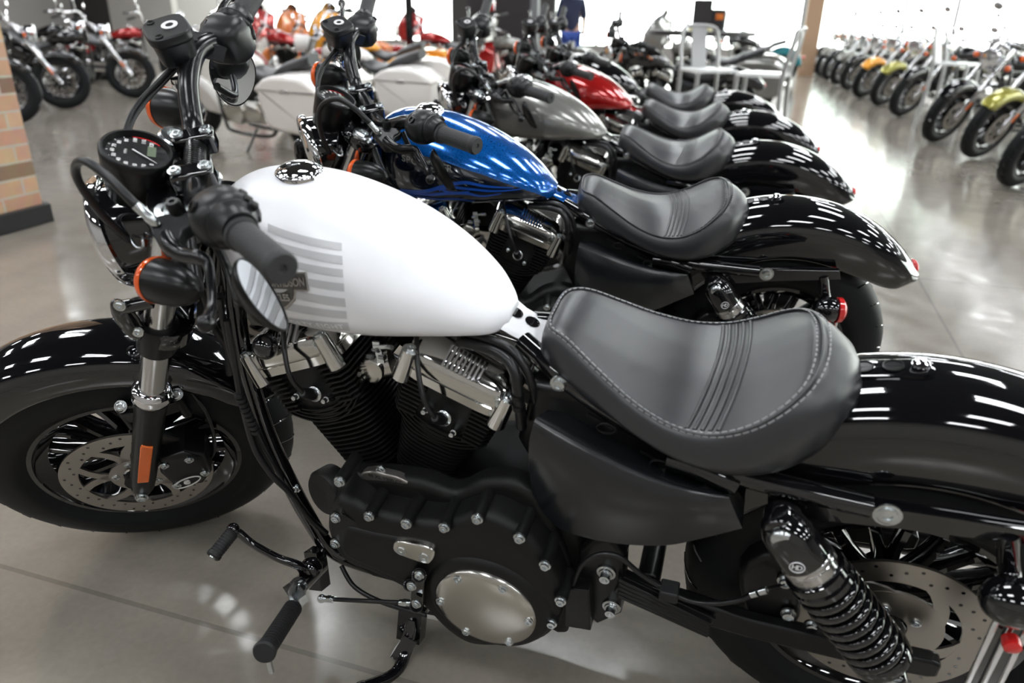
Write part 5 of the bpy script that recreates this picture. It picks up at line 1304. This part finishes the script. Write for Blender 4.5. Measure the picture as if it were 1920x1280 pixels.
# another file of machines behind the right-hand row
o = put(proto, 1905, 200, R(24), 'orange tank motorcycle behind the white seat chair on the right', None, lean=6); recolor(o, 'orange', ('fuel_tank',)); o['group'] = 'motorcycles behind the right-hand row'
for px, py, lb in ((1990, 228, 'black motorcycle right of the orange tank one, cut by the picture edge'), (1812, 166, 'black motorcycle behind and left of the orange tank one')):
    o = put(proto, px, py, R(24), lb, 'motorcycles behind the right-hand row', lean=6)
# left-hand group: front wheels towards the right
GL = 'motorcycles by the brick column'
o = put(proto, 128, 203, R(196), 'black motorcycle with orange fork reflector beside the brick column', GL, lean=-6)
o = put(proto, 255, 183, R(196), 'dark motorcycle with long chrome fork left of the brake reservoir', GL, lean=-6); recolor(o, 'gloss2')
o = put(proto, 30, 232, R(196), 'motorcycle mostly hidden behind the brick column', GL, lean=-6)
o = put(proto, 345, 160, R(200), 'red tank motorcycle behind the brake fluid reservoir', GL, lean=-6); recolor(o, 'darkred')
o = put(proto, 200, 150, R(200), 'small black motorcycle by the pale partition wall', GL, lean=-6)
# tourers
tr = cruiser('white touring motorcycle with saddlebag, behind the round hand mirror', 'touring motorcycles in the second row', None, True, 'cream')
index_children()
GT = 'touring motorcycles in the second row'
def tour(x, y, ang, lb, c, first=False):
    o = put(tr, 900, 300, ang, lb, GT, first=first); o.location = (x, y, 0)
    if not first and c != 'cream':
        recolor(o, c, ('front_fender', 'fuel_tank', 'rear_fender', 'headlight', 'fairing'))
        for ch in [q for q in COL.objects if q.parent and q.parent.parent == o or (q.parent == o and q.name.startswith('saddlebag'))]:
            if ch.name.startswith('saddlebag'): ch.data = ch.data.copy(); ch.data.materials[0] = M[c]
    if c == 'cream': BARE.append(o)
    return o
BARE = []
for a in ((-4.1, 5.15, R(-12), 'white touring motorcycle with saddlebag, behind the round hand mirror', 'cream', True),
          (-3.75, 6.5, R(-10), 'white touring motorcycle whose rear stands behind the blue tank bars', 'cream'),
          (-4.75, 8.5, R(-3), 'yellow-orange touring motorcycle behind the blue tank', 'yellow'),
          (-5.25, 12.2, R(-3), 'dark red touring motorcycle left of the dark banner', 'darkred'),
          (-3.2, 10.3, R(-3), 'silver touring motorcycle in front of the dark banner', 'silver'),
          (-6.7, 9.7, R(-3), 'red touring motorcycle right of the far handlebar grip', 'darkred'),
          (-6.9, 10.95, R(-3), 'orange touring motorcycle left of the second reservoir', 'orange'),
          (-.55, 10.2, R(-3), 'grey touring motorcycle behind the tall round table', 'silver')): tour(*a)
for o in BARE:                                          # the two white ones have no fairing
    for f_ in [q for q in COL.objects if q.parent == o and q.name.startswith('fairing')]:
        for k in [q for q in COL.objects if q.parent == f_]: bpy.data.objects.remove(k)
        bpy.data.objects.remove(f_)
o = put(proto, 1310, 152, R(8), 'black and teal motorcycle beyond the stools', GT, lean=6); recolor(o, 'teal', ('rear_fender',))
# ------------------------------------------------------------------ table, metal chairs, posts, banner, person
M['menu'] = mat('menu_board', (.025, .022, .025), .5)
gp = G(1297, 231); b = MB(); tp = thing('bar_table', 'tall round bar table with black top and grey post', 'table', (gp.x, gp.y, 0))
b.lathe((0, 0, 1.01), (0, 0, 1), [(0, 0), (0, .60), (.008, .625), (.042, .625), (.05, .61), (.05, 0)], 56); b.build('tabletop', 'menu', tp)
b = MB(); b.lathe((0, 0, 0), (0, 0, 1), [(0, .30), (.01, .30), (.03, .06), (.05, .04), (1.0, .04), (1.01, .12)], 32); b.build('pedestal', 'frame', tp)
tz = 1.0605
def on_table(dx, dy, name, lb, cat, fn, mt, **k):
    b = MB(); fn(b); o = b.build(name, mt, None, **k); o.location = (gp.x+dx, gp.y+dy, tz); tag(o, lb, cat); return o
on_table(-.02, .05, 'menu_board', 'dark upright menu board standing on the tall table', 'sign', lambda b: (b.box((0, 0, .17), (.22, .012, .34)), b.box((0, 0, .008), (.24, .08, .016))), 'menu')
o = on_table(.16, .12, 'menu_card', 'smaller dark card with an orange patch beside the menu board', 'sign', lambda b: (b.box((0, 0, .12), (.16, .01, .24)), b.box((0, 0, .006), (.17, .06, .012))), 'menu')
b = MB(); b.box((.02, -.007, .16), (.09, .004, .07)); b.build('orange_patch', 'orange', o)
M['butter'] = mat('pale_yellow_card', (.8, .75, .45), .5)
on_table(-.0, -.22, 'flyer_stack', 'low pale yellow stack of flyers on the tall table', 'flyers', lambda b: b.box((0, 0, .02), (.26, .18, .04)), 'butter', bevel=.004)
M['chairmetal'] = mat('chair_metal', (.42, .42, .42), .35, metal=.6)
M['chairseat'] = mat('white_seat', (.80, .82, .82), .25)
def chair(label):
    t = thing('bar_chair', label, 'chair', (0, 0, 0), group='tall metal bar chairs')
    for sx in (-1, 1):
        for sy in (-1, 1):
            b = MB(); top_ = 1.12 if sy > 0 else .74
            pts = [(sx*.23, sy*.24, 0), (sx*.20, sy*.20, .40), (sx*.19, sy*.19, .74)]+([(sx*.19, .23, .95), (sx*.17, .25, 1.10)] if sy > 0 else [])
            b.tube(pts, .019, 10, 5); b.build('leg', 'chairmetal', t)
    b = MB(); b.pillow([(-.20, -.20), (.20, -.20), (.20, .20), (-.20, .20)], 0, .03, .008); 
    sM = Matrix(((1, 0, 0, 0), (0, 0, 1, 0), (0, 1, 0, .74), (0, 0, 0, 1)))
    for v in b.bm.verts: v.co = sM @ v.co
    b.build('seat', 'chairseat', t)
    b = MB(); b.tube([(-.17, .25, 1.10), (-.10, .27, 1.13), (.10, .27, 1.13), (.17, .25, 1.10)], .018, 10, 5); b.build('top_rail', 'chairmetal', t)
    b = MB(); b.skin([[(-.075, y+.005, z), (.075, y+.005, z), (.075, y-.005, z), (-.075, y-.005, z)] for y, z in ((.205, .77), (.235, .90), (.262, 1.04), (.27, 1.125))]); b.build('back_panel', 'chairmetal', t)
    b = MB()
    b.tube([(sx_*.212, sy_*.215, .28) for sx_, sy_ in ((-1, -1), (1, -1), (1, 1), (-1, 1))], .009, 8, 0, True); b.build('foot_ring', 'chairmetal', t)
    return t
ch0 = chair('white seated metal bar chair in front, backrest by the aisle'); index_children()
for i, (px, py, z, a, lb) in enumerate(((1432, 140, .75, -100, 'white seated metal bar chair in front of the tall table, its back towards the aisle'), (1328, 128, .77, 30, 'white seated metal bar chair half hidden by the tall table post'), (1795, 112, .80, 60, 'metal bar chair standing in the gap of the right-hand row of motorcycles'))):
    o = ch0 if i == 0 else copy_tree(ch0); g = G(px, py, z); o.location = (g.x, g.y, 0); o.rotation_euler = (0, 0, R(a)); o['label'] = lb
M['tan'] = mat('tan_post', (.42, .27, .17), .6); M['greypost'] = mat('grey_post', (.20, .21, .22), .5)
def post(px, Y, w_, mt, lb, name='post', cat='post'):
    q = W(px, 30, Y); b = MB(); b.box((q.x, Y, ZC/2), (w_, w_, ZC)); return tag(b.build(name, mt, None, bevel=.01), lb, cat)
post(1527, 19, .36, 'tan', 'tan square post left of the right-hand row of motorcycles', 'square_post')
post(1003, 12, .13, 'greypost', 'grey post beside the dark banner', 'square_post'); post(767, 11, .10, 'gloss', 'thin black post above the yellow-orange tourer', 'thin_post')
q = W(935, 30, 13.2); b = MB(); b.box((q.x, 13.2, 1.2), (1.25, .05, 2.3)); b.box((q.x, 13.2, .02), (1.3, .5, .04)); o = tag(b.build('display_banner', 'menu', None), 'tall dark display banner with a red mark, behind the silver tank', 'banner')
b = MB(); z_ = W(922, 10, 13.2); 
for k in range(3): b.tube([(z_.x-.06+.05*k, 13.165, z_.z-.12+.02*k), (z_.x-.02+.05*k, 13.165, z_.z+.10-.02*k)], .018, 8)
b.build('red_mark', 'red', o)
# person standing beyond the row
def person(px, Y):
    g = W(px, 30, Y); t = thing('person', 'person in navy top and blue jeans standing beyond the near row, back turned', 'person', (g.x, g.y, 0), (0, 0, R(15)))
    def skinmesh(nm, verts, edges, rad, mt, par):
        me = bpy.data.meshes.new(nm); me.from_pydata(verts, edges, []); o = bpy.data.objects.new(nm, me); COL.objects.link(o); o.parent = par; me.materials.append(M[mt])
        s = o.modifiers.new('skin', 'SKIN'); s.use_smooth_shade = True
        for i, r in enumerate(rad): me.skin_vertices[0].data[i].radius = r if isinstance(r, tuple) else (r, r)
        me.skin_vertices[0].data[0].use_root = True
        o.modifiers.new('sub', 'SUBSURF').render_levels = 2; return o
    M['skin'] = mat('skin', (.55, .33, .24), .5); M['jeans'] = mat('blue_jeans', (.03, .07, .30), .8); M['navytop'] = mat('navy_cloth', (.02, .025, .06), .85); M['hair'] = mat('dark_hair', (.03, .02, .015), .6); M['shoe'] = mat('dark_shoes', (.03, .03, .03), .6)
    V = [(0, 0, .98), (0, 0, 1.18), (0, 0, 1.38), (0, 0, 1.50), (0, -.01, 1.60), (0, -.02, 1.70), (.17, 0, 1.43), (.22, .02, 1.15), (.21, -.06, .90), (-.17, 0, 1.43), (-.23, .02, 1.15), (-.22, -.05, .90), (.09, 0, .90), (.10, -.01, .50), (.10, .02, .10), (.11, -.12, .05), (-.09, 0, .90), (-.11, -.02, .50), (-.12, .02, .10), (-.13, -.12, .05)]
    E = [(0, 1), (1, 2), (2, 3), (3, 4), (4, 5), (2, 6), (6, 7), (7, 8), (2, 9), (9, 10), (10, 11), (0, 12), (12, 13), (13, 14), (14, 15), (0, 16), (16, 17), (17, 18), (18, 19)]
    rd = [(.15, .11), (.13, .10), (.15, .10), .055, .085, .07, .055, .042, .032, .055, .042, .032, .085, .058, .04, .035, .085, .058, .04, .035]
    body = skinmesh('body', V, E, rd, 'skin', t)
    skinmesh('jeans', [(0, 0, .98), (.09, 0, .90), (.10, -.01, .50), (.10, .02, .10), (-.09, 0, .90), (-.11, -.02, .50), (-.12, .02, .10)], [(0, 1), (1, 2), (2, 3), (0, 4), (4, 5), (5, 6)], [(.165, .125), .10, .075, .07, .10, .075, .07], 'jeans', t)
    skinmesh('shirt', [(0, 0, .90), (0, 0, 1.18), (0, 0, 1.40), (.17, 0, 1.43), (.22, .02, 1.15), (-.17, 0, 1.43), (-.23, .02, 1.15), (0, 0, 1.48)], [(0, 1), (1, 2), (2, 3), (3, 4), (2, 5), (5, 6), (2, 7)], [(.17, .13), (.16, .125), (.165, .12), .075, .06, .075, .06, .075], 'navytop', t)
    b = MB(); b.ell((0, .015, 1.70), (.088, .10, .10)); b.build('hair', 'hair', t)
    for s_ in (-1, 1): b = MB(); b.ell((s_*.115, -.06, .045), (.05, .14, .045)); b.build('shoe', 'shoe', t)
    for s_ in (-1, 1):
        for k in range(4): b = MB(); x = s_*.215; b.tube([(x, -.05+.018*(k-1.5)*-1-.02, .86), (x-s_*.008, -.06+.018*(k-1.5)*-1-.02, .81), (x-s_*.02, -.065+.018*(k-1.5)*-1-.02, .78-.004*(k in (0, 3)))], [.010, .009, .007], 8, 3); b.build('finger', 'skin', body)
        b = MB(); b.tube([(s_*.205, -.085, .87), (s_*.19, -.105, .83), (s_*.185, -.108, .81)], [.011, .010, .008], 8, 3); b.build('thumb', 'skin', body)
    return t
person(1072, 12.5)
